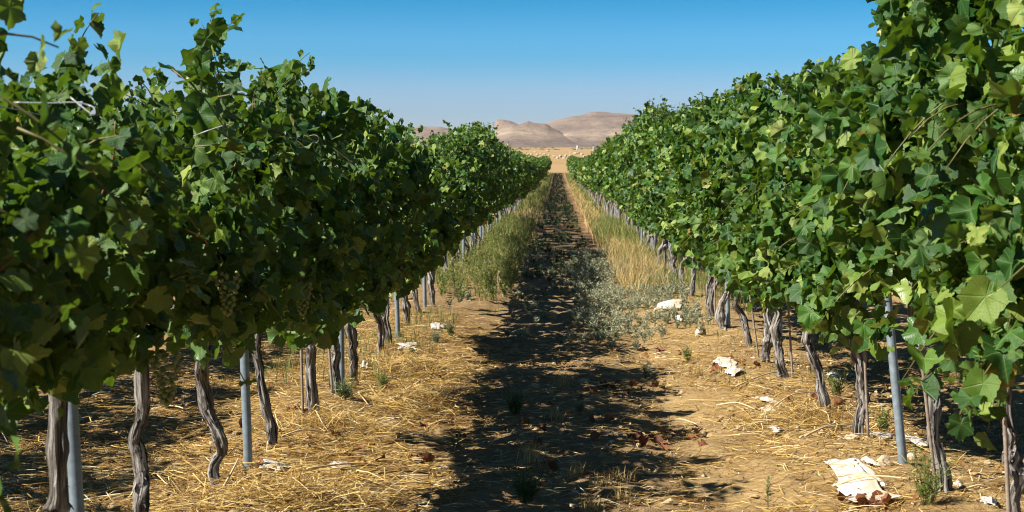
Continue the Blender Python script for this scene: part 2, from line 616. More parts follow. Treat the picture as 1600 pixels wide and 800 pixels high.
def canopy(rng, row, yc, length, n, seed, top=None):
    """leaf positions of one vine, local to the foot of the vine"""
    n = int(n * 1.5)
    nc = max(8, n // 13)
    side0 = np.where(rng.random(nc) < 0.5, -1.0, 1.0)
    cy = rng.uniform(-length / 2, length / 2, nc)
    ya = yc + cy
    tp = (top_of(row, ya) if top is None else np.full(nc, top)) - 0.14 + 0.34 * (vnoise(ya * 2.3, 0.0, seed) - 0.5)
    alley = side0 * -np.sign(row) > 0
    bt = (0.73 if row < 0 else 0.77) + 0.24 * (vnoise(ya * 1.5, 5.0, seed + 1) - 0.5) + np.where(alley, 0.0, 0.27) + np.interp(yc, [9, 26], [0, 0.11 if row < 0 else -0.02])
    u = rng.random(nc) ** ((1.15 if yc < 6.5 else 1.5) if row < 0 else 1.2)
    cz = bt + (tp - bt) * u
    w = np.interp(u, [0, .12, .35, .7, .9, 1.0], [.12, .23, .33, .31, .22, .11]) * np.where(alley | (u > 0.5), 1.0, 0.6)
    w = w * (0.30 + 1.35 * vnoise(ya * 2.8, cz * 3.0, seed + 2 + (row > 0) * 7))
    cx = side0 * w * np.sqrt(rng.uniform(0.12, 1.0, nc)) - np.sign(row) * np.interp(yc, [5, 9], [0.0, 0.07])
    keepp = np.clip(-0.05 + 1.4 * vnoise(ya * 2.4 + 7, cz * 3.2, seed + 4), 0.10, 1) ** 1.6
    keepp = np.where((u < 0.22) & alley, np.maximum(keepp, 0.42), keepp)
    which = rng.choice(nc, n, p=keepp / keepp.sum())
    P = np.stack([cx, cy, cz], -1)[which] + np.clip(rng.normal(0, 1, (n, 3)), -1.7, 1.7) * np.array((0.060, 0.090, 0.085))
    P[:, 2] = np.minimum(P[:, 2], tp[which] + 0.05 * rng.random(n))
    side = side0[which]
    up = (u[which])
    N = norm(rng.normal(0, 1, (n, 3))) * 0.95 + np.stack([side * 0.45, np.full(n, -0.08), 0.32 + 0.2 * up], -1)
    N[rng.random(n) < 0.10] *= -1
    N = norm(N)
    T = np.stack([side * 0.30 + rng.normal(0, 0.45, n), rng.normal(0, 0.65, n), np.full(n, -0.75)], -1)
    T = norm(T - N * np.sum(T * N, -1, keepdims=True))
    size = np.clip(rng.normal(0.096, 0.028, n), 0.040, 0.160)
    size *= np.where(up > 0.92, 0.85, 1.0) * (np.interp(yc, [4, 10], [0.78, 0.95]) if row < 0 else 1.0)
    return P, N, T, size, rng.random(n)


def sprig(rng, start, direction, length, gap=0.05, s0=0.10, s1=0.045, curve=None):
    """a shoot standing clear of the canopy: points of the cane, leaves along it"""
    m = max(4, int(length / gap))
    t = np.linspace(0, 1, m)
    d = norm(np.array(direction, float))
    bendv = np.array(curve if curve is not None else (rng.normal(0, .25), rng.normal(0, .35), -0.25))
    pts = np.array(start) + d * (t * length)[:, None] + bendv * (t ** 2 * length)[:, None]
    sgn = np.where(np.arange(m) % 2 == 0, 1.0, -1.0)
    out = np.cross(d, rng.normal(0, 1, 3))
    out = norm(out)
    off = out[None] * sgn[:, None] * 0.024 + rng.normal(0, 0.012, (m, 3))
    P = pts + off
    N = norm(off + np.array((0, 0, 0.03)) + rng.normal(0, 0.025, (m, 3)))
    T = norm(off * 1.0 + np.array((0, 0, -0.05)) + rng.normal(0, 0.03, (m, 3)))
    T = norm(T - N * np.sum(T * N, -1, keepdims=True))
    size = np.interp(t, [0, 1], [s0, s1]) * rng.uniform(0.8, 1.2, m)
    return pts, (P, N, T, size, rng.random(m))


def tube_arrays(pts, radii, seg=6, cap=True):
    pts = np.asarray(pts, float)
    n = len(pts)
    radii = np.broadcast_to(np.asarray(radii, float), (n,))
    tan = norm(np.gradient(pts, axis=0))
    ref = np.array((0.31, 0.12, 0.94)) if abs(tan[0][2]) < 0.8 else np.array((0.95, 0.2, 0.1))
    A = norm(np.cross(tan, ref))
    B = np.cross(tan, A)
    th = np.linspace(0, 2 * math.pi, seg, endpoint=False)
    ring = pts[:, None] + radii[:, None, None] * (np.cos(th)[None, :, None] * A[:, None] + np.sin(th)[None, :, None] * B[:, None])
    V = ring.reshape(-1, 3)
    i = np.arange(n - 1)[:, None] * seg
    a = np.arange(seg)[None]
    b = (a + 1) % seg
    q1 = np.stack([i + a, i + b, i + seg + b], -1).reshape(-1, 3)
    q2 = np.stack([i + a, i + seg + b, i + seg + a], -1).reshape(-1, 3)
    Tt = [q1, q2]
    if cap:
        V = np.concatenate([V, pts[:1], pts[-1:]])
        c0, c1 = len(V) - 2, len(V) - 1
        aa = np.arange(seg)
        bb = (aa + 1) % seg
        Tt.append(np.stack([np.full(seg, c0), bb, aa], -1))
        Tt.append(np.stack([np.full(seg, c1), (n - 1) * seg + aa, (n - 1) * seg + bb], -1))
    return V, np.concatenate(Tt)


def join(parts):
    V, T, at, off = [], [], {}, 0
    for p in parts:
        v, t = p[0], p[1]
        V.append(v)
        T.append(t + off)
        off += len(v)
        for k, a in (p[2] if len(p) > 2 else {}).items():
            at.setdefault(k, []).append(a)
    return np.concatenate(V), np.concatenate(T), {k: np.concatenate(a) for k, a in at.items()}


def tube(name, pts, radii, mat, parent=None, seg=6):
    v, t = tube_arrays(pts, radii, seg)
    return obj(name, mesh_tris(name, v, t, None, mat), parent)


def smooth_path(ctrl, n):
    ctrl = np.asarray(ctrl, float)
    m = len(ctrl)
    s = np.linspace(0, m - 1, n)
    i = np.clip(s.astype(int), 0, m - 2)
    f = (s - i)[:, None]
    g = lambda k: ctrl[np.clip(k, 0, m - 1)]
    p0, p1, p2, p3 = g(i - 1), g(i), g(i + 1), g(i + 2)
    return 0.5 * (2 * p1 + (p2 - p0) * f + (2 * p0 - 5 * p1 + 4 * p2 - p3) * f ** 2 + (3 * p1 - p0 - 3 * p2 + p3) * f ** 3)


def trunk_mesh(ctrl, r0, r1, seed, rings=70, seg=28):
    rng = np.random.default_rng(seed)
    pts = smooth_path(ctrl, rings)
    s = np.linspace(0, 1, rings)
    tan = norm(np.gradient(pts, axis=0))
    A = norm(np.cross(tan, np.array((0.05, 1.0, 0.1))))
    B = np.cross(tan, A)
    th = np.linspace(0, 2 * math.pi, seg, endpoint=False)
    rad = 0.72 * (r0 + (r1 - r0) * s)
    rad = rad * (1 + 0.30 * np.exp(-(s / 0.06) ** 2) + 0.30 * np.exp(-((s - 1) / 0.12) ** 2))
    for _ in range(6):
        rad = rad * (1 + rng.uniform(-0.16, 0.42) * np.exp(-((s - rng.uniform(0.15, 0.95)) / rng.uniform(0.02, 0.07)) ** 2))
    jog = np.stack([np.interp(s, np.linspace(0, 1, 10), rng.normal(0, 0.011, 10)), np.interp(s, np.linspace(0, 1, 10), rng.normal(0, 0.012, 10)), 0 * s], -1)
    pts = pts + jog
    twist = rng.uniform(-2.2, 2.2)
    TH = th[None] + 0 * s[:, None]
    ph = TH + twist * s[:, None] + 0.5 * np.sin(s[:, None] * 5 + rng.uniform(0, 6))
    k1, k2 = rng.integers(2, 5), rng.integers(6, 9)
    d = 0.17 * np.sin(k1 * ph + rng.uniform(0, 6)) + 0.15 * (1 - 2 * np.abs(np.sin(0.5 * (k2 * ph + 2.5 * np.sin(7 * s[:, None]) + rng.uniform(0, 6)))))
    d = d + 0.42 * (vnoise(ph * 1.9, s[:, None] * 11 + seed * 3.1, seed) - 0.5) + 0.30 * (vnoise(ph * 4.4, s[:, None] * 17, seed + 5) - 0.5)
    # long deep cracks in the bark
    crack = vnoise(ph * 3.3 + 1.5 * vnoise(s[:, None] * 6, ph, seed + 8), s[:, None] * 4.5, seed + 9)
    d = d - 0.34 * np.clip(1 - np.abs(crack - 0.5) / 0.07, 0, 1)
    R = rad[:, None] * (1 + d)
    V = pts[:, None] + R[..., None] * (np.cos(TH)[..., None] * A[:, None] + np.sin(TH)[..., None] * B[:, None])
    bc = np.stack([np.cos(ph - 0.0) * 0.05, np.sin(ph) * 0.05, np.broadcast_to((s * 0.9)[:, None], ph.shape)], -1).reshape(-1, 3) + rng.uniform(0, 5)
    v = V.reshape(-1, 3)
    i = np.arange(rings - 1)[:, None] * seg
    a = np.arange(seg)[None]
    b = (a + 1) % seg
    q = np.stack([i + a, i + b, i + seg + b, i + seg + a], -1).reshape(-1, 4)
    v = np.concatenate([v, pts[-1:] + tan[-1:] * 0.02])
    bc = np.concatenate([bc, bc[-1:]])
    top = np.arange(seg)
    cap = np.stack([(rings - 1) * seg + top, (rings - 1) * seg + (top + 1) % seg, np.full(seg, rings * seg)], -1)
    t = np.concatenate([np.stack([q[:, 0], q[:, 1], q[:, 2]], -1), np.stack([q[:, 0], q[:, 2], q[:, 3]], -1), cap])
    # loose shreds of bark
    sv, st, sc = [], [], []
    for _ in range(34 if rings > 30 else 0):
        i0 = int(rng.integers(3, rings - 16))
        L = int(rng.integers(5, 13))
        j = int(rng.integers(0, seg))
        wd = rng.uniform(0.003, 0.0075)
        base = len(v) + len(sv)
        off = rng.uniform(0, 9, 3)
        for q in range(L):
            f = q / (L - 1)
            c = V[i0 + q, j]
            o_ = norm(c - pts[i0 + q])
            tg = np.cross(o_, tan[i0 + q])
            c = c + o_ * (0.0015 + 0.012 * (2 * f - 1) ** 4 * rng.uniform(.5, 1.2))
            wq = wd * (0.35 + math.sin(math.pi * f) ** 0.6)
            sv += [c - tg * wq, c + tg * wq]
            sc += [off + (0, 0, f * 0.1), off + (wd * 2, 0, f * 0.1)]
            if q:
                b0 = base + 2 * q - 2
                st += [(b0, b0 + 1, b0 + 3), (b0, b0 + 3, b0 + 2)]
    if sv:
        v, t, bc = np.concatenate([v, sv]), np.concatenate([t, st]), np.concatenate([bc, sc])
    return mesh_tris('trunk', v, t, {'barkco': bc}, M_BARK)


def cordon_mesh(y_half, head, seed):
    rng = np.random.default_rng(seed)
    parts = []
    for sg in (-1, 1):
        pts = smooth_path([(head[0], head[1], head[2] - 0.06), (head[0] * 0.6, head[1] + sg * 0.16, head[2] + 0.05), (0, head[1] + sg * y_half * 0.6, 0.90 + rng.normal(0, .02)), (0, sg * y_half, 0.90)], 14)
        v, t = tube_arrays(pts, np.linspace(0.028, 0.014, 14) * (1 + 0.2 * rng.random(14)), 8)
        parts.append((v, t, {'barkco': v * 1.0}))
    v, t, at = join(parts)
    return mesh_tris('cordon', v, t, at, M_BARK)


def place_leaf(root, i, P, N, T, size):
    X = np.cross(T, N)
    m = Matrix(((X[0] * size, T[0] * size, N[0] * size, P[0]),
                (X[1] * size, T[1] * size, N[1] * size, P[1]),
                (X[2] * size, T[2] * size, N[2] * size, P[2]),
                (0, 0, 0, 1)))
    o = bpy.data.objects.new('leaf', LEAF_MESHES[i % len(LEAF_MESHES)])
    o.parent = root
    o.matrix_basis = m
    COL.objects.link(o)


# trunk courses measured in the photograph, foot first: (across px, height px) turned into metres at each vine's distance
LEFT_NEAR = [
    (3.66, None, 0.050), (4.96, [(88, 860), (85, 790), (88, 720), (92, 650)], 0.039), (5.96, [(225, 812), (222, 760), (218, 700), (212, 640), (216, 590)], 0.034),
    (7.28, [(342, 800), (331, 770), (340, 735), (328, 690), (313, 640), (318, 600), (328, 540)], 0.036),
    (8.77, [(432, 738), (425, 710), (412, 670), (405, 620), (400, 580), (405, 530)], 0.036),
    (10.06, [(487, 688), (485, 650), (480, 600), (478, 560), (483, 510)], 0.045),
    (11.2, [(527, 638), (525, 600), (518, 560), (508, 510), (500, 470)], 0.045),
    (12.1, [(553, 585), (550, 545), (548, 510), (543, 450)], 0.042),
    (14.0, [(595, 572), (594, 540), (590, 500), (578, 450)], 0.048), (14.9, [(612, 548), (606, 520), (603, 480), (600, 440)], 0.045),
    (16.6, [(638, 532), (634, 500), (628, 460), (623, 420)], 0.045), (17.9, [(657, 510), (648, 480), (640, 440), (633, 410)], 0.045)]
RIGHT_NEAR = [
    (4.6, None, 0.045), (5.9, [(1592, 870), (1590, 800), (1583, 740), (1572, 680)], 0.036),
    (7.1, [(1474, 802), (1470, 740), (1461, 680), (1452, 630), (1436, 580), (1425, 530)], 0.038),
    (8.98, [(1345, 716), (1343, 680), (1346, 640), (1345, 600), (1335, 560), (1333, 515)], 0.040),
    (10.2, [(1292, 664), (1288, 630), (1275, 580), (1262, 540), (1260, 495)], 0.044),
    (11.9, [(1232, 620), (1222, 590), (1215, 550), (1213, 500)], 0.042), (13.1, [(1195, 583), (1200, 550), (1202, 510)], 0.046),
    (14.6, [(1170, 548), (1163, 510), (1150, 470)], 0.046), (15.9, None, 0.045), (17.2, None, 0.045)]

G_LEFT, G_RIGHT = 'grapevines of the left row', 'grapevines of the right row'
NEAR_LABELS = {
    (-1, 3.66): 'nearest left grapevine, shaded leaves filling the left edge of the view',
    (-1, 4.96): 'shaded left grapevine with a thick trunk close beside the nearest steel post',
    (-1, 5.96): 'left grapevine with a straight split trunk, first past the nearest steel post',
    (-1, 7.28): 'left grapevine with a crooked trunk just before the second post, arching shoot on top',
    (-1, 8.77): 'left grapevine with a slanting gnarled trunk just past the second steel post',
    (-1, 10.06): 'left grapevine with a stout upright trunk and a thin rod on its left',
    (-1, 11.2): 'left grapevine whose trunk leans away just before the third steel post',
    (-1, 12.1): 'left grapevine with a knotty trunk right behind the third steel post',
    (-1, 14.0): 'left grapevine with a bent trunk, nearer of the pair before the fourth post',
    (-1, 14.9): 'left grapevine beside a thin stake, farther of the pair before the fourth post',
    (-1, 16.6): 'left grapevine whose trunk is the first past the fourth steel post',
    (-1, 17.9): 'left grapevine with a slanting trunk, second past the fourth steel post',
    (1, 4.6): 'nearest right grapevine, large leaves filling the right edge up to the sky',
    (1, 5.9): 'right grapevine with its trunk at the picture edge below hanging leaves',
    (1, 7.1): 'right grapevine with a tall fissured trunk just before the leaning steel post',
    (1, 8.98): 'right grapevine with a crooked trunk behind the long white plastic strip',
    (1, 10.2): 'right grapevine with a trunk leaning left, standing alone above straw and twigs',
    (1, 11.9): 'right grapevine whose leaning trunk crosses the second steel post',
    (1, 13.1): 'right grapevine with a short upright trunk just beyond the second steel post',
    (1, 14.6): 'right grapevine with a slanting trunk just before the third steel post',
    (1, 15.9): 'right grapevine with its trunk beside the third steel post',
    (1, 17.2): 'right grapevine whose trunk is the first past the third steel post',
}


def vine(row, d, course, rad, nearness, n_leaf, n_obj, length=1.34):
    x0 = ROW_L if row < 0 else ROW_R
    seed = int(d * 100) + (0 if row < 0 else 50000)
    rng = np.random.default_rng(seed)
    z0 = gz(x0, d)
    label = NEAR_LABELS.get((row, d))
    if label is None:
        label = ('left grapevine in the mid distance, its trunk crowded behind tall green weeds' if row < 0 else
                 'right grapevine in the mid distance, its trunk standing among yellow grass')
    root = empty('grapevine', (x0, d, z0), label, 'grapevine', G_LEFT if row < 0 else G_RIGHT)
    # trunk
    if course:
        fx = (course[0][0] - 872) / F * d - x0
        ctrl = []
        for px, py in course:
            ctrl.append(((px - course[0][0]) / F * d + fx, rng.normal(0, 0.012), (course[0][1] - py) / F * d - 0.0))
        base_fix = ctrl[0]
        top = ctrl[-1]
        if top[2] < 0.84:
            ctrl.append((top[0] * 0.8, rng.normal(0, 0.02), 0.86))
        ctrl[0] = (base_fix[0], base_fix[1], -0.07)
    else:
        fx = rng.normal(0, 0.03)
        ctrl = [(fx, 0, -0.07), (fx + rng.normal(0, .03), rng.normal(0, .04), 0.22), (rng.normal(0, .04), rng.normal(0, .05), 0.5), (rng.normal(0, .03), 0, 0.86)]
    rad = min(rad, 0.040) if d > 13.5 else rad
    obj('trunk', trunk_mesh(ctrl, rad, rad * 0.82, seed % 977), root)
    obj('cordon', cordon_mesh(length / 2, (ctrl[-1][0], 0, 0.86), seed), root)
    P, N, T, size, rnd = canopy(rng, row, d, length, n_leaf, 100 if row < 0 else 200)
    batches = [(P, N, T, size, rnd)]
    canes = []
    # shoots standing clear above
    for _ in range(6 if d < 6.2 else 9):
        yy = rng.uniform(-length / 2, length / 2)
        tp = float(top_of(row, d + yy))
        L = rng.uniform(0.16, 0.50) * (0.65 if d < 6.2 else 1)
        pts, lv = sprig(rng, (rng.normal(0, 0.13), yy, tp - 0.26), (rng.normal(0, .2), rng.normal(0, .3), 1), L, 0.030, 0.100, 0.045)
        batches.append(lv)
        canes.append((pts, 0.0035))
    # shoots hanging or reaching out on the alley side
    a = -row
    for _ in range(5 if nearness == 2 else 3):
        yy = rng.uniform(-length / 2, length / 2)
        zz = rng.uniform(1.2 if d < 4 else 0.98, 1.7)
        pts, lv = sprig(rng, (a * 0.28, yy, zz), (a * 0.8, rng.normal(0, .5), rng.uniform(-0.5, 0.7)), rng.uniform(0.18, 0.34), 0.050, 0.110, 0.055, (0, 0, -0.5))
        batches.append(lv)
        canes.append((pts, 0.004))
    if (row, d) == (1, 5.9):        # the thick curtain of shoots hanging at the right edge of the picture
        for _ in range(16):
            pts, lv = sprig(rng, (rng.uniform(-0.30, 0.05), rng.uniform(-0.67, 0.0), rng.uniform(0.85, 1.15)), (rng.normal(-0.1, .15), rng.normal(0, .3), -1), rng.uniform(0.20, 0.46), 0.034, 0.115, 0.07, (0, 0, 0))
            batches.append(lv)
            canes.append((pts, 0.003))
    for spec in EXTRA_SPRIGS.get((row, d), []):
        pts, lv = sprig(rng, *spec)
        batches.append(lv)
        canes.append((pts, 0.0032))
    if nearness == 2:
        for _ in range(2 if row < 0 else 1):      # bare reddish canes showing between the leaves
            yy = rng.uniform(-length / 2, length / 2)
            zz = rng.uniform(0.95, 1.45)
            dy, dz = rng.normal(0, .18), rng.uniform(0.05, 0.20)
            xx = a * rng.uniform(0.22, 0.34)
            canes.append((smooth_path([(xx - a * .1, yy - dy, zz - dz), (xx, yy, zz), (xx + a * .02, yy + dy, zz + dz * 0.8)], 8), 0.0042))
    P, N, T, size, rnd = [np.concatenate(c) for c in zip(*batches)]
    # the leaves that show: outermost on the alley side and on top
    top = top_of(row, d + P[:, 1])
    score = a * P[:, 0] + 0.30 * np.clip((P[:, 2] - top + 0.25) / 0.3, 0, 2) + rng.random(len(P)) * 0.06
    order = np.argsort(-score)
    show, rest = order[:n_obj], order[n_obj:]
    for q, i in enumerate(show):
        place_leaf(root, int(rng.integers(0, 16)), P[i], N[i], T[i], float(size[i]))
    v, t, at = leaf_batch(P[rest], N[rest], T[rest], size[rest], rnd[rest], OUT_MID, rng)
    o = obj('foliage', mesh_tris('foliage', v, t, at, M_LEAF), root)
    o['kind'] = 'stuff'
    for pts, r in canes:
        v, t = tube_arrays(pts, np.linspace(r, r * 0.5, len(pts)), 5)
        obj('cane', mesh_tris('cane', v, t, None, M_CANE if r > 0.0041 else M_SHOOT), root)
    return root


# start, direction, length, spacing, leaf sizes, bend: shoots the photograph shows clearly (local to the vine)
EXTRA_SPRIGS = {
    (-1, 7.28): [((0.0, -0.35, 1.85), (0.10, 0.10, 1), 0.36, 0.03, 0.11, 0.07, (0.30, 0.35, -0.25)), ((0.05, -0.55, 1.78), (0.0, -0.10, 1), 0.40, 0.03, 0.12, 0.07, (0.1, 0.4, -0.1)),
                 ((0.0, 0.05, 1.8), (0.0, -0.1, 1), 0.34, 0.03, 0.11, 0.06, (-0.2, -0.1, -0.1))],
    (-1, 4.96): [((0.02, 0.05, 1.62), (0.05, 0.1, 1), 0.30, 0.03, 0.10, 0.05, (0.2, 0.1, -0.2))],
    (-1, 8.77): [((0.0, 0.1, 1.9), (0.15, 0.1, 1), 0.36, 0.03, 0.11, 0.06, (0.3, 0.1, -0.2))],
    (-1, 3.66): [((0.05, 0.55, 1.60), (0.1, 0.1, 1), 0.30, 0.03, 0.12, 0.07, (0.1, 0.1, -0.1))],
    (1, 5.9): [((-0.22, -0.50, 0.95), (-0.15, -0.3, -0.75), 0.34, 0.032, 0.115, 0.07, (-0.05, 0, -0.2)), ((-0.20, -0.30, 0.95), (-0.12, 0.1, -0.9), 0.34, 0.032, 0.115, 0.07, (0, 0, -0.1)),
               ((-0.20, -0.65, 0.95), (-0.15, 0.1, -0.8), 0.42, 0.030, 0.12, 0.07, (0, 0, -0.1))],
    (1, 4.6): [((-0.34, -0.15, 1.22), (-0.9, -0.5, 0.1), 0.30, 0.03, 0.12, 0.07, (0, 0, -0.3)), ((-0.34, 0.05, 1.16), (-0.9, -0.2, 0.1), 0.26, 0.03, 0.12, 0.07, (0, 0, -0.3)),
               ((-0.3, 0.3, 0.85), (-0.4, 0.3, -0.7), 0.36, 0.035, 0.13, 0.08, (0, 0, -0.1)), ((-0.33, 0.5, 0.95), (-0.5, 0.2, -0.7), 0.40, 0.035, 0.14, 0.09, (0, 0, -0.1))],
    (1, 7.1): [((0.0, -0.2, 2.0), (-0.25, 0.15, 1), 0.40, 0.03, 0.13, 0.08, (0.1, 0.1, -0.1)), ((-0.1, 0.0, 1.9), (-0.5, 0.2, 1), 0.36, 0.03, 0.13, 0.08, (0, 0.1, -0.2)),
               ((0.0, -0.5, 2.05), (-0.1, 0.1, 1), 0.35, 0.03, 0.13, 0.08, (0.1, 0.1, -0.1))],
}

L_POS = [(d, c, r) for d, c, r in LEFT_NEAR]
d = 19.2
while d < 32:
    L_POS.append((round(d, 2), None, 0.045))
    d += 1.3
R_POS = [(d, c, r) for d, c, r in RIGHT_NEAR]
d = 18.5
while d < 32:
    R_POS.append((round(d, 2), None, 0.045))
    d += 1.3
for row, pos in ((-1, L_POS), (1, R_POS)):
    ds = [p[0] for p in pos]
    for k, (d, c, r) in enumerate(pos):
        lo = ds[k - 1] if k else d - 1.3
        hi = ds[k + 1] if k + 1 < len(ds) else d + 1.3
        length = max(1.0, (hi - lo) / 2 + 0.16)
        if d < 15.2:
            vine(row, d, c, r, 2, int(620 * length), 300, length)
        else:
            vine(row, d, c, r, 1, int(520 * length), 170 if d < 24 else 110, length)

# far vines: five foliage meshes and four trunks shared between copies
FAR_FOL, FAR_FOL2, FAR_TRUNK = [], [], []
for k in range(6):
    rng = np.random.default_rng(900 + k)
    P, N, T, size, rnd = canopy(rng, -1 if k % 2 else 1, 60 + k * 9.7, 1.75, 640, 300 + k, 2.05)
    bl = [(P, N, T, size, rnd)]
    for _ in range(12):
        pts, lv = sprig(rng, (rng.normal(0, .12), rng.uniform(-.8, .8), 1.8), (rng.normal(0, .2), rng.normal(0, .3), 1), rng.uniform(.15, .55), 0.04, 0.115, 0.06)
        bl.append(lv)
    P, N, T, size, rnd = [np.concatenate(c) for c in zip(*bl)]
    v, t, at = leaf_batch(P, N, T, size, rnd, OUT_MID, rng)
    FAR_FOL.append(mesh_tris('foliage', v, t, at, M_LEAF))
    v, t, at = leaf_batch(P, N, T, size * 1.04, rnd, OUT_LOW, rng)
    FAR_FOL2.append(mesh_tris('foliage', v, t, at, M_LEAF))
for k in range(5):
    rng = np.random.default_rng(950 + k)
    ctrl = [(rng.normal(0, .03), 0, -0.07), (rng.normal(0, .05), rng.normal(0, .05), 0.25), (rng.normal(0, .05), rng.normal(0, .05), 0.55), (0, 0, 0.9)]
    FAR_TRUNK.append(trunk_mesh(ctrl, 0.046, 0.038, 300 + k, 18, 10))


def far_vine(x0, d, row, label, group, rng, height=None):
    root = empty('grapevine', (x0, d, gz(x0, d)), label, 'grapevine', group)
    obj('trunk', FAR_TRUNK[int(rng.integers(0, 5))], root)
    f = obj('foliage', (FAR_FOL if d < 75 else FAR_FOL2)[int(rng.integers(0, 6))], root)
    f['kind'] = 'stuff'
    f.rotation_euler.z = math.pi * int(rng.integers(0, 2))
    f.location.z = -0.07 if d > 34 else 0.0
    f.scale = (rng.uniform(0.9, 1.1) * (1.2 if d > 60 else 1), 1.0, (height or float(top_of(row, d))) / 2.05 * rng.uniform(0.97, 1.03))


rng = np.random.default_rng(77)
for row, x0, d0 in ((-1, ROW_L, L_POS[-1][0]), (1, ROW_R, R_POS[-1][0])):
    d = d0 + 1.5
    while d < 200:
        if row < 0:
            lab = 'small far grapevine at the distant end of the left row beside the shaded path'
        else:
            lab = 'small far grapevine at the distant end of the right row beside the sunlit grass'
        far_vine(x0 + rng.normal(0, 0.03), d, row, lab, G_LEFT if row < 0 else G_RIGHT, rng)
        d += 1.62 if d < 110 else 1.85
# the parts of the two rows behind the picture's lower corners and the next rows out, which throw their shade into view
for d in (2.3, 0.8, -0.7, -2.2):
    far_vine(ROW_L, d, -1, 'grapevine of the left row standing beside the photographer, outside the view', G_LEFT, rng)
for d in (3.1, 1.5, 0.0):
    far_vine(ROW_R, d, 1, 'grapevine of the right row standing beside the photographer, outside the view', G_RIGHT, rng)
for k in range(15):
    far_vine(-4.66, -4.5 + 1.65 * k, -1, 'grapevine of the next row out, hidden behind the left row of vines', 'grapevines of the next row on the left', rng, height=2.65 if k < 8 else 2.36)
for k in range(12):
    far_vine(4.95, 4.0 + 1.65 * k, 1, 'grapevine of the next row out, hidden behind the right row of vines', 'grapevines of the next row on the right', rng)

# grape bunches
bm = bmesh.new()
_r = random.Random(4)
for q in range(46):
    t = q / 45
    r = 0.040 * (1 - t) ** 0.7 + 0.006
    a = q * 2.4
    bmesh.ops.create_icosphere(bm, subdivisions=1, radius=0.0095, matrix=Matrix.Translation((math.cos(a) * r * _r.uniform(.6, 1.1), math.sin(a) * r * _r.uniform(.6, 1.1), -0.15 * t)))
BUNCH = bpy.data.meshes.new('grape_bunch')
bm.to_mesh(BUNCH)
bm.free()
BUNCH.materials.append(M_GRAPE)
for p in BUNCH.polygons:
    p.use_smooth = True
roots = {(o.location.x < 0, round(o.location.y, 2)): o for o in list(COL.objects) if o.type == 'EMPTY'}
for key, loc in (((True, 5.96), (0.36, -0.2, 1.02)), ((True, 4.96), (0.36, -0.1, 0.80)), ((True, 7.28), (0.34, 0.3, 0.90))):
    obj('grape_bunch', BUNCH, roots[key], loc)

# ------------------------------------------------------------------ trellis: posts, wires, stakes, loose hooks


def post(x, d, lean, label, group, h=1.60, r=0.0225):
    h = 1.40 if d < 6 else h
    z = gz(x, d)
    root = empty('trellis_post', (x, d, z), label, 'post', group)
    n = 24
    th = np.linspace(0, 2 * math.pi, n, endpoint=False)
    prof = [(-0.25, 1), (h - 0.004, 1), (h, 0.93), (h, 0.86), (h - 0.05, 0.86)]
    V = np.concatenate([np.stack([lean * zz + r * k * np.cos(th), r * k * np.sin(th), np.full(n, zz)], -1) for zz, k in prof])
    T = []
    for i in range(len(prof) - 1):
        for a in range(n):
            b = (a + 1) % n
            T.append((i * n + a, i * n + b, i * n + n + b))
            T.append((i * n + a, i * n + n + b, i * n + n + a))
    obj('tube', mesh_tris('tube', V, np.array(T), None, M_STEEL), root)
    for zz in (0.9, 1.25):      # wire ties round the post
        pts = [(lean * zz + (r + 0.002) * math.cos(a), (r + 0.002) * math.sin(a), zz + 0.004 * math.sin(a * 2)) for a in np.linspace(0, 2 * math.pi, 13)]
        tube('wire_tie', pts, 0.002, M_WIRE, root, 4)
    return root


ordn = ['first', 'second', 'third', 'fourth', 'fifth', 'sixth']
GP_L, GP_R = 'steel trellis posts of the left row', 'steel trellis posts of the right row'
for k, (d, px) in enumerate([(5.14, 129), (7.96, 388), (11.4, 534), (15.4, 622), (18.5, 664)]):
    lab = ['thick grey steel post at the lower left corner beside a dark trunk', 'grey steel post on the left standing alone between two crooked trunks',
           'grey steel post on the left rising behind a leaning trunk, third from the left', 'leaning grey steel post on the left with pale plastic at its foot',
           'fifth grey steel post of the left row, thin among crowded trunks'][k]
    post((px - 872) / F * d, d, [-0.06, -0.035, -0.01, -0.035, -0.02][k], lab, GP_L)
d = 22.0
while d < 70:
    post(ROW_L + 0.04 * math.sin(d * 3), d, 0.02 * math.sin(d * 7), 'distant grey steel post of the left row half hidden behind weeds', GP_L)
    d += 3.6
for k, (d, px) in enumerate([(7.9, 1411), (12.3, 1218), (16.0, 1138), (20.1, 1084), (24.3, 1048)]):
    lab = ['leaning grey steel post on the right beside the long white plastic strip', 'grey steel post on the right half hidden behind a leaning trunk',
           'grey steel post on the right, third, above grass and a white scrap', 'thin grey steel post on the right, fourth, beyond a thin stake', 'fifth grey steel post on the right, near yellow grass'][k]
    post((px - 872) / F * d, d, [-0.095, 0.0, -0.03, -0.05, -0.03][k], lab, GP_R)
d = 28.4
while d < 70:
    post(ROW_R + 0.04 * math.sin(d * 3), d, 0.02 * math.sin(d * 7), 'distant grey steel post of the right row under far leaves', GP_R)
    d += 4.1

for x0, side in ((ROW_L, 'left'), (ROW_R, 'right')):
    for h, word in ((0.95, 'lowest'), (1.35, 'middle'), (1.50, 'upper')):
        dd = np.concatenate([np.arange(-3, 40, 0.8), np.arange(40, 200, 4)])
        zz = EYE - drop(dd) + h + 0.05
        pts = np.stack([np.full(len(dd), x0 + 0.045), dd, zz], -1)
        w = tube('trellis_wire', pts, 0.0016, M_WIRE, None, 4)
        tag(w, f'{word} galvanised trellis wire strung along the {side} row inside the leaves', 'wire', 'trellis wires')

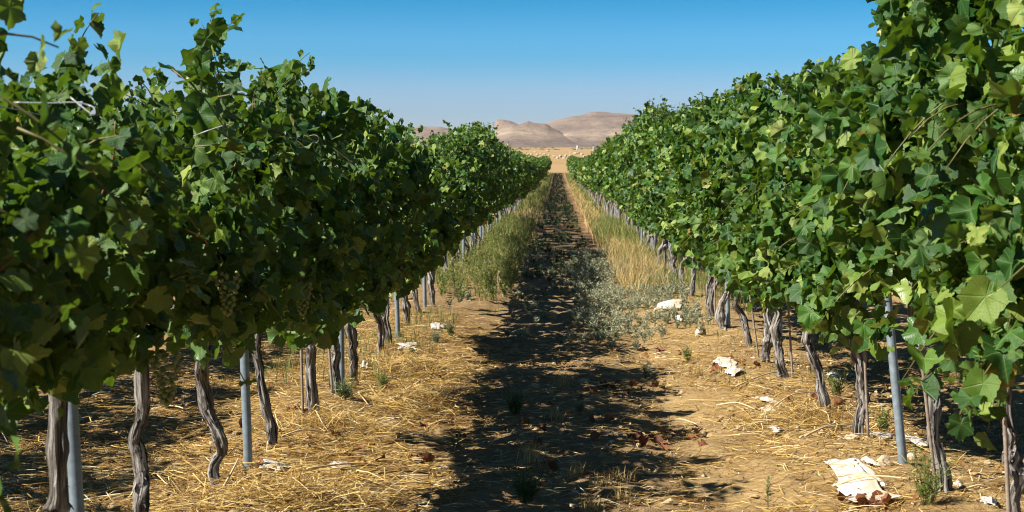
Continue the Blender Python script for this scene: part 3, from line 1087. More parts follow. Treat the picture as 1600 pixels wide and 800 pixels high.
for px, d, lean, h, lab in [(474, 9.95, -0.03, 0.75, 'thin training rod tied to the left of the stout upright trunk'), (522, 11.0, -0.09, 0.80, 'thin training rod leaning across the trunk before the third left post'),
                            (553, 12.3, -0.05, 0.8, 'thin training rod beside the knotty trunk behind the third left post'), (602, 15.0, 0.02, 0.85, 'thin training rod between the pair of trunks near the fourth left post'),
                            (1118, 17.0, -0.02, 0.85, 'thin bare stake standing alone in the grass left of the third right post'), (1358, 8.92, -0.05, 0.8, 'thin rusty rod along the right side of the crooked trunk by the plastic strip'),
                            (1467, 7.05, -0.12, 0.8, 'thin rod along the tall fissured trunk right of the leaning post'), (1240, 11.8, -0.07, 0.75, 'pale thin stake crossing the trunk by the second right post'),
                            (1580, 5.85, -0.05, 0.8, 'thin rod wired to the trunk at the right edge'), (1188, 13.6, -0.16, 0.7, 'thin slanting stake between trunks right of the third right post')]:
    x = (px - 872) / F * d
    pts = [(x + lean * h * t, d, gz(x, d) - 0.1 + (h + 0.1) * t) for t in np.linspace(0, 1, 6)]
    tag(tube('training_stake', pts, 0.0085, M_STAKE, None, 8), lab, 'stake', 'thin training stakes')


def pt(px, py, d):
    return ((px - 872) / F * d, d, EYE + (238 - py) / F * d)


HOOKS = [([(22, 160, 3.72), (75, 161, 3.72), (118, 160, 3.72), (140, 165, 3.72), (147, 169, 3.70), (148, 179, 3.68), (140, 176, 3.68), (110, 152, 3.70)], 'bent wire hook sticking out of the leaves at the upper left'),
         ([(302, 213, 5.35), (325, 204, 5.35), (350, 196, 5.3), (366, 193, 5.3)], 'straight bright wire end poking from leaves below the arching shoot'),
         ([(440, 210, 6.9), (470, 218, 6.9), (488, 223, 6.9), (496, 222, 6.88), (498, 215, 6.85), (492, 211, 6.85), (484, 212, 6.85)], 'thin wire with a curled end among leaves of the left row')]
for path, lab in HOOKS:
    tag(tube('wire_hook', smooth_path([pt(*p) for p in path], 30), 0.0017, M_WIRE, None, 6), lab, 'wire', 'loose wire ends on the left row')

# ------------------------------------------------------------------ straw, grass, weeds


def strips(P, D, length, width, rng, lift=0.3, sag=0.25):
    """bent straws lying about"""
    n = len(P)
    side = norm(np.stack([-D[:, 1], D[:, 0], rng.normal(0, .35, n)], -1))
    bend = rng.normal(0, 0.07, n)
    V = []
    for t in (0.0, 0.4, 0.75, 1.0):
        c = P + D * (length * (t - 0.5))[:, None] + side * (bend * length * (t - t * t) * 2)[:, None]
        c[:, 2] += np.abs(rng.normal(0, 0.004, n)) + (t - t * t) * sag * length * 0.4
        w = width * (1.0 - 0.5 * t)
        V += [c - side * w[:, None] / 2, c + side * w[:, None] / 2]
    V = np.stack(V, 1)
    tri = np.array([(0, 1, 3), (0, 3, 2), (2, 3, 5), (2, 5, 4), (4, 5, 7), (4, 7, 6)])
    T = (tri[None] + (np.arange(n) * 8)[:, None, None]).reshape(-1, 3)
    return V.reshape(-1, 3), T, {'rnd': np.repeat(rng.random(n), 8)}


def blades(P, h, lean, width, rng):
    n = len(P)
    az = rng.uniform(0, 6.283, n)
    side = np.stack([np.cos(az), np.sin(az), np.zeros(n)], -1)
    V = []
    for t, k in ((0, 1.0), (0.5, 0.8)):
        c = P + lean * h[:, None] * (t * t)
        c = c + np.array((0, 0, 1.0)) * (h * t)[:, None]
        V += [c - side * (width * k)[:, None] / 2, c + side * (width * k)[:, None] / 2]
    c = P + lean * h[:, None]
    c = c + np.array((0, 0, 1.0)) * (h * (1 - 0.25 * np.linalg.norm(lean, axis=-1)))[:, None]
    V.append(c)
    V = np.stack(V, 1)
    tri = np.array([(0, 1, 3), (0, 3, 2), (2, 3, 4)])
    T = (tri[None] + (np.arange(n) * 5)[:, None, None]).reshape(-1, 3)
    return V.reshape(-1, 3), T, {'rnd': np.repeat(rng.random(n), 5)}


def weed_plants(P, h, rng, stems=14, leaves=9, spread=0.5, leaf=0.05, leafw=0.3):
    """branching weeds: thin stems with small pointed leaves"""
    n = len(P)
    root = np.repeat(P, stems, 0)
    hh = np.repeat(h, stems) * rng.uniform(0.55, 1.1, n * stems)
    az = rng.uniform(0, 6.283, n * stems)
    ln = rng.uniform(0.05, 1, n * stems) * spread
    lean = np.stack([np.cos(az) * ln, np.sin(az) * ln, np.zeros(n * stems)], -1)
    root = root + lean * 0.06 * np.repeat(h, stems)[:, None] * 3
    prnd = np.repeat(rng.random(n), stems)
    a = blades(root, hh, lean, np.full(n * stems, 0.006) * (0.5 + hh), rng)
    a[2]['rnd'] = np.repeat(np.clip(prnd * 0.4 + rng.random(n * stems) * 0.6, 0, 1), 5)
    m = n * stems * leaves
    t = rng.uniform(0.2, 1.0, m)
    rp = np.repeat(root, leaves, 0)
    rh = np.repeat(hh, leaves)
    rl = np.repeat(lean, leaves, 0)
    c = rp + rl * (rh * t * t)[:, None] + np.array((0, 0, 1.0)) * (rh * t * 0.97)[:, None]
    az = rng.uniform(0, 6.283, m)
    d = norm(np.stack([np.cos(az), np.sin(az), rng.uniform(0.1, 1.3, m)], -1))
    s = norm(np.cross(d, rng.normal(0, 1, (m, 3))))
    L = leaf * rng.uniform(0.5, 1.2, m) * (1.15 - 0.5 * t)
    Wd = L * leafw
    V = np.stack([c, c + d * (L * 0.5)[:, None] + s * Wd[:, None] / 2, c + d * L[:, None], c + d * (L * 0.5)[:, None] - s * Wd[:, None] / 2], 1)
    T = (np.array([(0, 1, 2), (0, 2, 3)])[None] + (np.arange(m) * 4)[:, None, None]).reshape(-1, 3)
    b = (V.reshape(-1, 3), T, {'rnd': np.repeat(np.clip(np.repeat(prnd, leaves) * 0.4 + rng.random(m) * 0.6, 0, 1), 4)})
    return join([a, b])


def scatter(rng, n, x0, x1, y0, y1, dens=None):
    x = rng.uniform(x0, x1, n)
    y = rng.uniform(y0, y1, n)
    if dens is not None:
        keep = rng.random(n) < dens(x, y)
        x, y = x[keep], y[keep]
    return np.stack([x, y, ground_z(x, y) + 0.010], -1)


rng = np.random.default_rng(21)
# straw litter
dl = lambda x, y: np.clip((-0.35 - x) / 0.5, 0.03, 1) * np.clip(0.25 + 1.0 * vnoise(x * 1.7, y * 1.7, 41), 0, 1) * np.clip((19 - y) / 6, 0.12, 1)
dr = lambda x, y: np.clip((x - 0.45) / 0.6, 0.05, 1) * np.clip(vnoise(x * 1.9, y * 1.4, 42) * 1.5 - 0.25 + 0.5 * np.exp(-((x - 1.35) / .35) ** 2), 0.08, 1) * np.clip((17 - y) / 5, 0.1, 1)
P = np.concatenate([scatter(rng, 75000, -3.6, -0.3, 6.2, 22, dl), scatter(rng, 52000, 0.2, 3.2, 6.2, 22, dr), scatter(rng, 7000, -0.7, 0.7, 6.2, 16)])
n = len(P)
az = rng.normal(0, 0.9, n)
D = np.stack([np.cos(az), np.sin(az), rng.normal(0, 0.10, n)], -1)
L = np.clip(rng.lognormal(math.log(0.085), 0.55, n), 0.03, 0.40)
v, t, at = strips(P, norm(D), L, rng.uniform(0.0026, 0.0065, n), rng)
tag(obj('straw', mesh_tris('straw', v, t, at, M_STRAW)), 'golden straw and dry stalks strewn along both vine rows', 'straw', kind='stuff')

P = np.concatenate([scatter(rng, 15000, -3.4, -0.35, 6.3, 18, dl), scatter(rng, 3800, 0.3, 3.0, 6.3, 17, dr)])
n = len(P)
P[:, 2] += rng.uniform(0.004, 0.035, n)
az = rng.normal(0, 0.9, n)
D = norm(np.stack([np.cos(az), np.sin(az), rng.normal(0, 0.14, n)], -1))
v, t, at = strips(P, D, np.clip(rng.lognormal(math.log(0.125), 0.5, n), 0.05, 0.45), rng.uniform(0.0035, 0.0070, n), rng, sag=0.15)
tag(obj('straw', mesh_tris('straw', v, t, at, M_STRAW)), 'thicker bent stalks lying loose on top of the straw', 'straw', kind='stuff')

# heaps of straw by the left row (two low swells) and long stalks
hp = []
for cx, cy, rx, ry, hh, nn in ((-0.98, 11.0, 0.36, 0.5, 0.12, 2600), (-1.35, 9.6, 0.5, 0.6, 0.07, 1800), (-1.15, 7.1, 0.45, 0.4, 0.08, 1500), (1.5, 10.0, 0.45, 0.7, 0.07, 2200), (-1.2, 12.8, 0.4, 0.8, 0.08, 1600)):
    u, w = rng.normal(0, 0.45, nn), rng.normal(0, 0.45, nn)
    x, y = cx + u * rx, cy + w * ry
    z = ground_z(x, y) + hh * np.exp(-(u * u + w * w) * 2) * rng.random(nn)
    hp.append(np.stack([x, y, z], -1))
P = np.concatenate(hp)
n = len(P)
az = rng.uniform(0, 6.28, n)
D = norm(np.stack([np.cos(az), np.sin(az), rng.normal(0, 0.30, n)], -1))
v, t, at = strips(P, D, rng.uniform(0.08, 0.30, n), rng.uniform(0.0025, 0.005, n), rng, sag=0.2)
tag(obj('straw', mesh_tris('straw', v, t, at, M_STRAW)), 'heaped tangle of straw stalks around the trunk feet', 'straw', kind='stuff')

# soil clods and pebbles
ico = bmesh.new()
bmesh.ops.create_icosphere(ico, subdivisions=1, radius=1.0)
IV = np.array([v_.co[:] for v_ in ico.verts])
IT = np.array([[q.index for q in f.verts] for f in ico.faces])
ico.free()
P = np.concatenate([scatter(rng, 3800, 0.2, 2.9, 6.2, 15, lambda x, y: np.clip(0.15 + vnoise(x * 1.2, y * 1.2, 44) * 1.2 - 0.25, 0, 1) * np.clip((16 - y) / 6, 0, 1)), scatter(rng, 1000, -3, 0.2, 6.2, 15)])
n = len(P)
sz = np.clip(rng.lognormal(math.log(0.010), 0.5, n), 0.004, 0.030)
V = IV[None] * (1 + 0.28 * rng.normal(0, 1, (n, len(IV), 1))) * np.stack([sz * rng.uniform(.8, 1.5, n), sz, sz * rng.uniform(.45, .8, n)], -1)[:, None] + P[:, None]
T = (IT[None] + (np.arange(n) * len(IV))[:, None, None]).reshape(-1, 3)
tag(obj('soil_clods', mesh_tris('soil_clods', V.reshape(-1, 3), T, {'rnd': np.repeat(rng.random(n), len(IV))}, M_CLOD, False)), 'small clods and pebbles scattered over the sandy soil', 'soil', kind='stuff')

# tall half dry grass along both rows
gl = lambda x, y: np.clip((y - 17) / 6, 0, 1) * np.clip(-0.35 + 1.7 * vnoise(x * 2.6, y * 0.9, 51) * (0.5 + vnoise(x * 0.7, y * 0.25, 56)), 0.02, 1)
P = np.concatenate([scatter(rng, 20000, -2.2, -0.62, 16, 45, gl), scatter(rng, 16000, -2.0, -0.62, 40, 190, gl)])
n1 = len(P)
P = np.concatenate([P, scatter(rng, 24000, 0.85, 2.3, 18, 45, gl), scatter(rng, 16000, 0.85, 2.1, 40, 190, gl), scatter(rng, 2200, 1.2, 3.0, 9.5, 18, lambda x, y: 0.7 * vnoise(x * 1.6, y * 0.9, 52)), scatter(rng, 1500, -2.6, -1.1, 12, 18)])
n = len(P)
tall = np.clip((P[:, 1] - 14) / 12, 0.35, 1)
h = rng.uniform(0.12, 0.36, n) * tall * (0.25 + 1.3 * vnoise(P[:, 0] * 2.2, P[:, 1] * 0.8, 53) ** 1.3)
lean = rng.normal(0, 0.28, (n, 3))
lean[:, 2] = 0
v, t, at = blades(P, h, lean, rng.uniform(0.004, 0.010, n) * np.clip(P[:, 1] / 25, 0.7, 3), rng)
tag(obj('grass', mesh_tris('grass', v, t, at, M_GRASS)), 'tall half dry green and yellow grass along the vine rows', 'grass', kind='stuff')

# golden dry grass clump on the right and pale fringe
P = np.concatenate([scatter(rng, 3600, 0.85, 1.5, 20, 34, lambda x, y: 1.2 * np.exp(-((y - 25) / 4) ** 2)), scatter(rng, 4000, 0.75, 1.2, 30, 120, lambda x, y: 0.8 * vnoise(x * 2, y * 0.4, 54)),
                    scatter(rng, 1400, -1.2, -0.5, 19, 60, lambda x, y: 0.8 * vnoise(x * 2, y * 0.4, 55))])
n = len(P)
lean = rng.normal(0, 0.35, (n, 3))
lean[:, 2] = 0
v, t, at = blades(P, rng.uniform(0.12, 0.40, n), lean, rng.uniform(0.004, 0.008, n) * np.clip(P[:, 1] / 22, 1, 3), rng)
tag(obj('grass', mesh_tris('grass', v, t, at, M_DRY)), 'golden dead grass standing below the right vine row', 'grass', kind='stuff')

# silvery weeds across the path
sw = lambda x, y: np.clip(1.7 * vnoise(x * 2.2, y * 1.0, 61) - 0.2, 0, 1) * np.clip(0.30 + (x - 0.05) / 0.5, 0.30, 1) * np.clip((y - 14.0 - 1.4 * np.abs(x - 0.3)) / 2.5, 0, 1)
P = np.concatenate([scatter(rng, 2300, -0.6, 1.6, 13.8, 30, sw), scatter(rng, 380, -1.3, -0.5, 18.5, 28, sw)])
v, t, at = weed_plants(P, rng.uniform(0.06, 0.18, len(P)) * np.interp(P[:, 0], [0.0, 0.6], [0.7, 1.05]), rng, 11, 8, 0.6, 0.05, 0.24)
tag(obj('weeds', mesh_tris('weeds', v, t, at, M_SILVER)), 'low silvery weeds spreading across the shaded path', 'weeds', kind='stuff')
# greener low growth in the shaded middle strip and tall green weeds on its left side
P = np.concatenate([scatter(rng, 900, -0.60, 0.6, 22, 75, lambda x, y: np.clip(-0.2 + 1.3 * vnoise(x * 2, y * 0.4, 63), 0, 1)), scatter(rng, 420, -0.5, 0.45, 70, 185)])
v, t, at = weed_plants(P, rng.uniform(0.06, 0.17, len(P)), rng, 10, 6, 0.7, 0.05, 0.28)
tag(obj('weeds', mesh_tris('weeds', v, t, at, M_WEED)), 'low green weeds on the middle strip of the path further off', 'weeds', kind='stuff')
P = np.concatenate([scatter(rng, 420, -1.55, -0.62, 19.5, 42, lambda x, y: np.clip(0.2 + vnoise(x * 2, y * 0.5, 64), 0, 1)), scatter(rng, 110, -1.5, -0.7, 42, 120)])
v, t, at = weed_plants(P, rng.uniform(0.16, 0.44, len(P)), rng, 8, 11, 0.4, 0.055, 0.24)
tag(obj('weeds', mesh_tris('weeds', v, t, at, M_GRASS)), 'tall yellowish green weeds standing in front of the left trunks', 'weeds', kind='stuff')

# single weeds and tufts one can point at
SINGLE = [
    ('weed', 805, 648, 0.17, 'w', 'bluish green feathery weed in the path shade, middle of the foreground'),
    ('weed', 822, 785, 0.17, 'w', 'large feathery weed at the bottom of the view in the dark shade'),
    ('weed', 705, 528, 0.17, 'g', 'upright bright green weed bush at the sunlit left edge of the path'),
    ('weed', 1448, 792, 0.26, 'g', 'slender green weed between the leaning post and the tall trunk on the right'),
    ('weed', 1200, 796, 0.14, 'g', 'single small green sprout at the bottom on the sandy soil'),
    ('weed', 1075, 566, 0.14, 'g', 'dull green weed tuft beside red leaves on the right side of the path'),
    ('weed', 680, 538, 0.12, 's', 'pale silvery weed at the foot of the fourth left steel post'),
    ('weed', 540, 628, 0.18, 'w', 'dark green weed growing against a trunk on the left'),
    ('weed', 1309, 622, 0.24, 'g', 'green grassy weed behind the left leaning trunk on the right, at the edge of shade'),
    ('weed', 905, 648, 0.10, 's', 'small pale grey tuft catching light in the middle of the path'),
    ('weed', 1010, 590, 0.12, 's', 'sparse silvery weed at the front right of the weed patch'),
    ('weed', 1380, 680, 0.16, 'g', 'thin straggly green weed just left of the leaning post'),
    ('weed', 600, 610, 0.13, 'g', 'low green weed in the straw past the third left post'),
    ('grass_tuft', 965, 752, 0.09, 'd', 'golden stubble tuft in a patch of sun, right of the dark shade'),
    ('grass_tuft', 936, 762, 0.09, 'd', 'golden stubble tuft just left of the brightest one near the bottom'),
    ('grass_tuft', 900, 745, 0.09, 'd', 'dim dry tuft at the edge of the shade near the bottom'),
    ('grass_tuft', 976, 785, 0.10, 'd', 'dry golden tuft nearest to the bottom of the view right of the shade'),
    ('grass_tuft', 832, 725, 0.17, 'd', 'tall thin brown grass tuft inside the shade of the path'),
    ('grass_tuft', 868, 655, 0.10, 'd', 'brown dry tuft in the shade left of the pale grey tuft'),
    ('grass_tuft', 1090, 590, 0.15, 'd', 'yellow upright grass tuft beside the red leaf litter on the right'),
    ('grass_tuft', 880, 605, 0.12, 'd', 'dark dry grass tuft in the middle of the shaded path'),
    ('grass_tuft', 925, 795, 0.09, 'd', 'half shaded dry tuft at the very bottom centre'),
]
for name, px, py, h, kind, lab in SINGLE:
    x, y = on_ground(px, min(py, 799))
    z = gz(x, y)
    if kind == 'd':
        n = 70
        P = np.stack([rng.normal(0, .028, n), rng.normal(0, .028, n), np.full(n, -0.01)], -1)
        lean = rng.normal(0, 0.40, (n, 3))
        lean[:, 2] = 0
        v, t, at = blades(P, h * rng.uniform(.5, 1.15, n), lean, np.full(n, 0.0035), rng)
        m = M_DRY
    elif name == 'weed' and h == 0.14 and px == 1200:
        v, t, at = weed_plants(np.zeros((1, 3)), np.array([h]), rng, 2, 26, 0.12, 0.035, 0.25)
        m = M_WEED
    else:
        big = kind == 'w'
        v, t, at = weed_plants(np.zeros((1, 3)), np.array([h]), rng, 46 if big else 30, 16, 0.85 if big else 0.55, 0.040, 0.16)
        m = {'w': M_WEED, 'g': M_GRASS, 's': M_SILVER}[kind]
        if px in (705, 540):
            m = M_WEED
    tag(obj(name, mesh_tris(name, v, t, at, m), None, (x, y, z)), lab, 'weed' if name == 'weed' else 'grass', 'single weeds and tufts')

# dead red brown leaves on the ground
DEADM = []
for k in range(6):
    r2 = np.random.default_rng(400 + k)
    v, t, at = leaf_batch(np.zeros((1, 3)), np.array([[0, 0, 1.]]), np.array([[0, 1., 0]]), np.ones(1), np.zeros(1), OUT_MID, r2, True)
    x, y = v[:, 0].copy(), v[:, 1].copy()
    v[:, 2] = v[:, 2] * 1.2 + 0.55 * x * x + 0.25 * np.sin(5 * y + k) * np.abs(x) + 0.35 * y * y * (1 if k % 2 else -0.4)
    v[:, 0] *= 0.72
    DEADM.append(mesh_tris('fallen_leaf', v, t, at, M_DEAD))
CL = [(1030, 692, 70, 22, 20, 'red brown leaf in the curled heap lying on the sunny side of the path'), (965, 610, 70, 18, 14, 'red brown leaf in the litter where the sunny strip begins on the right'),
      (1010, 552, 60, 12, 12, 'red brown leaf at the front edge of the silvery weed patch'), (540, 690, 170, 70, 26, 'red brown leaf fallen in the straw by the left trunks'),
      (1385, 793, 70, 12, 12, 'red brown leaf lying across the end of the white plastic strip'), (880, 700, 130, 90, 12, 'red brown leaf in the shade of the path'),
      (1300, 640, 90, 40, 12, 'red brown leaf in the straw near the right trunks'), (680, 640, 60, 60, 8, 'red brown leaf along the sunlit left edge of the path'), (1150, 570, 60, 16, 8, 'red brown leaf among white scraps on the right')]
for cx, cy, rx, ry, nn, lab in CL:
    for _ in range(nn):
        px, py = cx + rng.normal(0, 0.5) * rx, min(799, cy + rng.normal(0, 0.5) * ry)
        x, y = on_ground(px, py)
        o = obj('fallen_leaf', DEADM[int(rng.integers(0, 6))], None, (x, y, gz(x, y) + rng.uniform(0.012, 0.035)))
        s = rng.uniform(0.05, 0.095)
        o.scale = (s, s, s)
        o.rotation_euler = (rng.normal(0, 0.5), rng.normal(0, 0.5), rng.uniform(0, 6.28))
        tag(o, lab, 'dead leaf', 'dead leaves on the ground')

# pruned canes on the ground
TW = [(1190, 660, 1285, 622, 'long pale cane slanting from the plastic scraps to the leaning right trunk'), (1250, 692, 1330, 672, 'thick golden cane lying in the straw right of the leaning trunk'),
      (1258, 690, 1312, 668, 'shorter golden cane beside the thick one in the straw on the right'), (1150, 610, 1240, 585, 'pale thin cane lying below the second right post'),
      (505, 660, 590, 658, 'bowed pale stalk lying in the straw left of the path'), (480, 742, 590, 738, 'pale stalk lying near the white scrap on the left'),
      (440, 690, 500, 684, 'pale stalk by the foot of the stout upright trunk'), (560, 620, 575, 640, 'curved pale stalk in the straw heap on the left'),
      (1270, 645, 1296, 668, 'pale twig at the foot of the leaning right trunk'), (920, 612, 962, 609, 'white bare stick in the shade of the path'),
      (1040, 668, 1090, 672, 'thin straw cane crossing the sunny side of the path'), (350, 770, 372, 728, 'bent dry twig beside the second left steel post'),
      (258, 640, 300, 655, 'thin twig standing in the shade behind the left row'), (1300, 770, 1420, 760, 'dark thin twig lying over the white plastic strip'),
      (700, 620, 760, 612, 'pale stalk at the left edge of the path shade'), (1120, 640, 1180, 648, 'straw stalk left of the white plastic scraps')]
for x1, y1, x2, y2, lab in TW:
    a, b = on_ground(x1, y1), on_ground(x2, y2)
    m = ((a[0] + b[0]) / 2 + rng.normal(0, .02), (a[1] + b[1]) / 2 + rng.normal(0, .04))
    pts = smooth_path([(a[0], a[1], gz(*a) + 0.03), (m[0], m[1], gz(*m) + 0.055), (b[0], b[1], gz(*b) + 0.035)], 12)
    tag(tube('pruned_cane', pts, np.linspace(0.006, 0.003, 12), M_PALECANE, None, 6), lab, 'cane', 'pruned canes on the ground')

# ------------------------------------------------------------------ plastic sheeting and stones


def sheet(corners, label, seed, lump=0.0, nu=34, nv=12, torn=0.12, lift=0.016, crumple=0.6):
    """crumpled weathered film, four picture corners laid on the ground"""
    q = [on_ground(*c) for c in corners]
    r2 = np.random.default_rng(seed)
    u, w = np.meshgrid(np.linspace(0, 1, nu), np.linspace(0, 1, nv))
    q = np.array(q)
    XY = (q[0] * (1 - u[..., None]) + q[1] * u[..., None]) * (1 - w[..., None]) + (q[3] * (1 - u[..., None]) + q[2] * u[..., None]) * w[..., None]
    ext = min(np.linalg.norm(q[1] - q[0]), np.linalg.norm(q[3] - q[0]))
    XY = XY + (np.stack([vnoise(u * 7, w * 4, seed), vnoise(u * 7, w * 4, seed + 1)], -1) - 0.5) * min(0.06, 0.35 * ext)
    z = ground_z(XY[..., 0], XY[..., 1]) + lift
    rid = np.abs(vnoise(u * 1.2 + w * 1.5, w * 6 - u, seed + 2) - 0.5) * 2
    z = z + (1 - rid) ** 2 * crumple * min(0.016, 0.07 * ext) + 0.28 * lump * np.sin(u * math.pi) ** 0.7 * np.sin(w * math.pi) * (0.5 + vnoise(u * 3, w * 3, seed + 4))
    edge = np.minimum(np.minimum(u, 1 - u) * 1.0, np.minimum(w, 1 - w) * 0.8)
    keep = edge > torn * (vnoise(u * 13, w * 5, seed + 3) - 0.42) * 0.9
    idx = np.arange(nu * nv).reshape(nv, nu)
    f = []
    for j in range(nv - 1):
        for i in range(nu - 1):
            if keep[j, i] and keep[j + 1, i] and keep[j, i + 1] and keep[j + 1, i + 1]:
                f.append((idx[j, i], idx[j, i + 1], idx[j + 1, i + 1], idx[j + 1, i]))
    c = q.mean(0)
    org = np.array((c[0], c[1], gz(*c)))
    V = np.concatenate([XY, z[..., None]], -1).reshape(-1, 3) - org
    me = mesh_tris('plastic_sheet', V, np.array(f), None, M_PLASTIC)
    o = obj('plastic_sheet', me, None, tuple(org))
    md = o.modifiers.new('thickness', 'SOLIDIFY')
    md.thickness = 0.003
    return tag(o, label, 'plastic', 'weathered plastic scraps')


sheet([(1286, 729), (1336, 797), (1404, 790), (1338, 724)], 'long wide dirty white plastic strip running to the bottom edge on the right', 1, 0.0, 44, 22, 0.10, 0.032, 0.5)
sheet([(1322, 720), (1376, 766), (1386, 764), (1340, 719)], 'narrow bright white plastic band lying along the wide dirty strip', 2, 0.03)
sheet([(1344, 722), (1372, 734), (1378, 728), (1352, 718)], 'small white plastic end at the foot of the crooked right trunk', 3, 0.02)
sheet([(1183, 626), (1212, 640), (1222, 634), (1196, 622)], 'upper white plastic scrap of three in the straw on the right', 4, 0.02)
sheet([(1186, 642), (1212, 658), (1228, 652), (1204, 636)], 'middle and largest white plastic scrap of three in the straw on the right', 5, 0.03)
sheet([(1200, 672), (1214, 682), (1222, 678), (1208, 668)], 'lowest small white plastic scrap of three in the straw on the right', 6, 0.02)
sheet([(1018, 492), (1060, 488), (1074, 474), (1034, 478)], 'white crumpled plastic lump lying on the weeds right of the path', 7, 0.09, torn=0.2, lift=0.05)
sheet([(1054, 505), (1066, 506), (1068, 495), (1058, 494)], 'small white plastic rag standing among weeds below the crumpled lump', 8, 0.12, 14, 8, 0.1)
sheet([(1112, 572), (1146, 580), (1158, 566), (1124, 560)], 'pale plastic pieces spread in straw below the third right post', 9, 0.03)
sheet([(1128, 588), (1150, 590), (1160, 580), (1140, 576)], 'pale plastic piece nearest the sunny path among right straw', 10, 0.02)
sheet([(1122, 516), (1134, 518), (1136, 505), (1124, 504)], 'white plastic scrap just left of the third right steel post', 11, 0.10, 14, 8, 0.1)
sheet([(1412, 692), (1445, 704), (1452, 696), (1418, 684)], 'white torn plastic lying between the leaning post and the tall right trunk', 12, 0.05)
sheet([(1358, 686), (1392, 690), (1396, 682), (1366, 678)], 'grey white plastic scrap behind the leaning right post', 13, 0.04)
sheet([(510, 736), (540, 738), (548, 726), (520, 723)], 'white plastic scrap in the straw left of the path', 14, 0.02)
sheet([(616, 552), (650, 546), (652, 538), (622, 540)], 'pale plastic laid at the foot of the fourth left steel post', 15, 0.04)
sheet([(672, 518), (694, 516), (696, 508), (678, 508)], 'white plastic scrap near the green weed bush on the left', 16, 0.04)
sheet([(562, 580), (576, 580), (578, 570), (566, 569)], 'small white plastic rag against a trunk past the third left post', 17, 0.10, 14, 8, 0.1)
sheet([(1528, 792), (1556, 796), (1560, 784), (1536, 781)], 'white plastic scrap on dark ground in the lower right corner', 18, 0.06, 18, 10, 0.1)
sheet([(1290, 592), (1312, 604), (1322, 594), (1298, 580)], 'greyish plastic rag in shade right of the leaning trunk', 19, 0.10, 18, 10, 0.15)
sheet([(1085, 528), (1098, 526), (1100, 512), (1090, 514)], 'pale plastic tatter beside the thin bare stake', 20, 0.08, 14, 8, 0.15)
sheet([(406, 735), (440, 742), (446, 730), (414, 722)], 'dirty white plastic under the foot of the slanting left trunk', 21, 0.02)
sheet([(1492, 766), (1502, 770), (1504, 760), (1496, 757)], 'tiny white rag beside the tall fissured right trunk', 22, 0.06, 10, 7, 0.1)


def rock_mesh(name, seed, mat, sub=3, rough=0.35):
    bm = bmesh.new()
    bmesh.ops.create_icosphere(bm, subdivisions=sub, radius=1)
    off = Vector((seed * 3.7, seed * 1.9, 0))
    for v in bm.verts:
        n1 = mnoise.noise(v.co * 1.1 + off)
        n2 = mnoise.noise(v.co * 2.7 + off)
        cell = mnoise.cell(v.co * 1.4 + off)
        v.co = v.co * (1 + rough * n1 + rough * 0.45 * n2 + rough * 0.18 * cell)
        if v.co.z < -0.4:
            v.co.z = -0.4
    me = bpy.data.meshes.new(name)
    bm.to_mesh(me)
    bm.free()
    me.materials.append(mat)
    return me


ROCKS = [rock_mesh('stone', k, M_STONE) for k in range(4)]
for k, (px, py, w, h, lab) in enumerate([(1383, 730, 24, 22, 'rounded tan stone between the crooked trunk and the leaning right post'), (1246, 672, 12, 8, 'flat tan stone in the straw near the leaning right trunk'),
                                         (1330, 690, 26, 14, 'pale tan stone half buried left of the crooked right trunk'), (1312, 690, 12, 6, 'small flat tan stone left of the half buried one'),
                                         (636, 541, 14, 5, 'flat pale stone beside the foot of the fourth left post'), (1100, 745, 8, 5, 'small pale stone alone on the sandy soil'),
                                         (1425, 718, 20, 14, 'tan earth covered stone right of the leaning post'), (1075, 455, 22, 6, 'flat pale slab in the grass by the fifth right post')]):
    x, y = on_ground(px, py)
    s = y / F / 2
    o = obj('stone', ROCKS[k % 4], None, (x, y, gz(x, y) + h * s * 0.5))
    o.scale = (w * s, w * s * 0.8, h * s * 1.1)
    o.rotation_euler.z = k * 1.3
    tag(o, lab, 'stone', 'stones on the vineyard soil')

# ------------------------------------------------------------------ the plain beyond the rows
BOULD = [rock_mesh('boulder', 20 + k, M_WSTONE, 2, 0.5) for k in range(5)]
BL = [(812, 243, 9, 7), (822, 246, 6, 4), (825, 243, 5, 4), (830, 243, 4, 6), (839, 243, 6, 4), (843, 247, 6, 4), (849, 248, 6, 4), (850, 242, 6, 4), (858, 244, 4, 4), (866, 246, 6, 6), (871, 248, 6, 5), (876, 246, 8, 7), (881, 248, 6, 5),
      (884, 245, 5, 6), (888, 247, 5, 4), (892, 244, 8, 4), (899, 241, 8, 5), (904, 240, 6, 4), (909, 242, 7, 4), (913, 246, 6, 5), (796, 242, 6, 4), (803, 246, 6, 4), (891, 239, 5, 3), (856, 236.8, 6, 3), (870, 237, 4, 2.5), (836, 238, 5, 2.5), (822, 238.5, 4, 2.5), (845, 240, 4, 3)]
for k, (px, py, w, h) in enumerate(BL):
    x, y = on_ground(px, py)
    s = y / F / 2
    o = obj('boulder', BOULD[k % 5], None, (x, y, gz(x, y) + h * s * 0.35))
    o.scale = (w * s * 0.9, w * s * 0.8, h * s * 0.95)
    o.rotation_euler.z = k * 2.1
    lab = 'small pale boulder on the plain beyond the far end of the rows'
    if k == 0:
        lab = 'largest pale boulder at the left of the far rock field'
    tag(o, lab, 'boulder', 'pale boulders on the far plain')

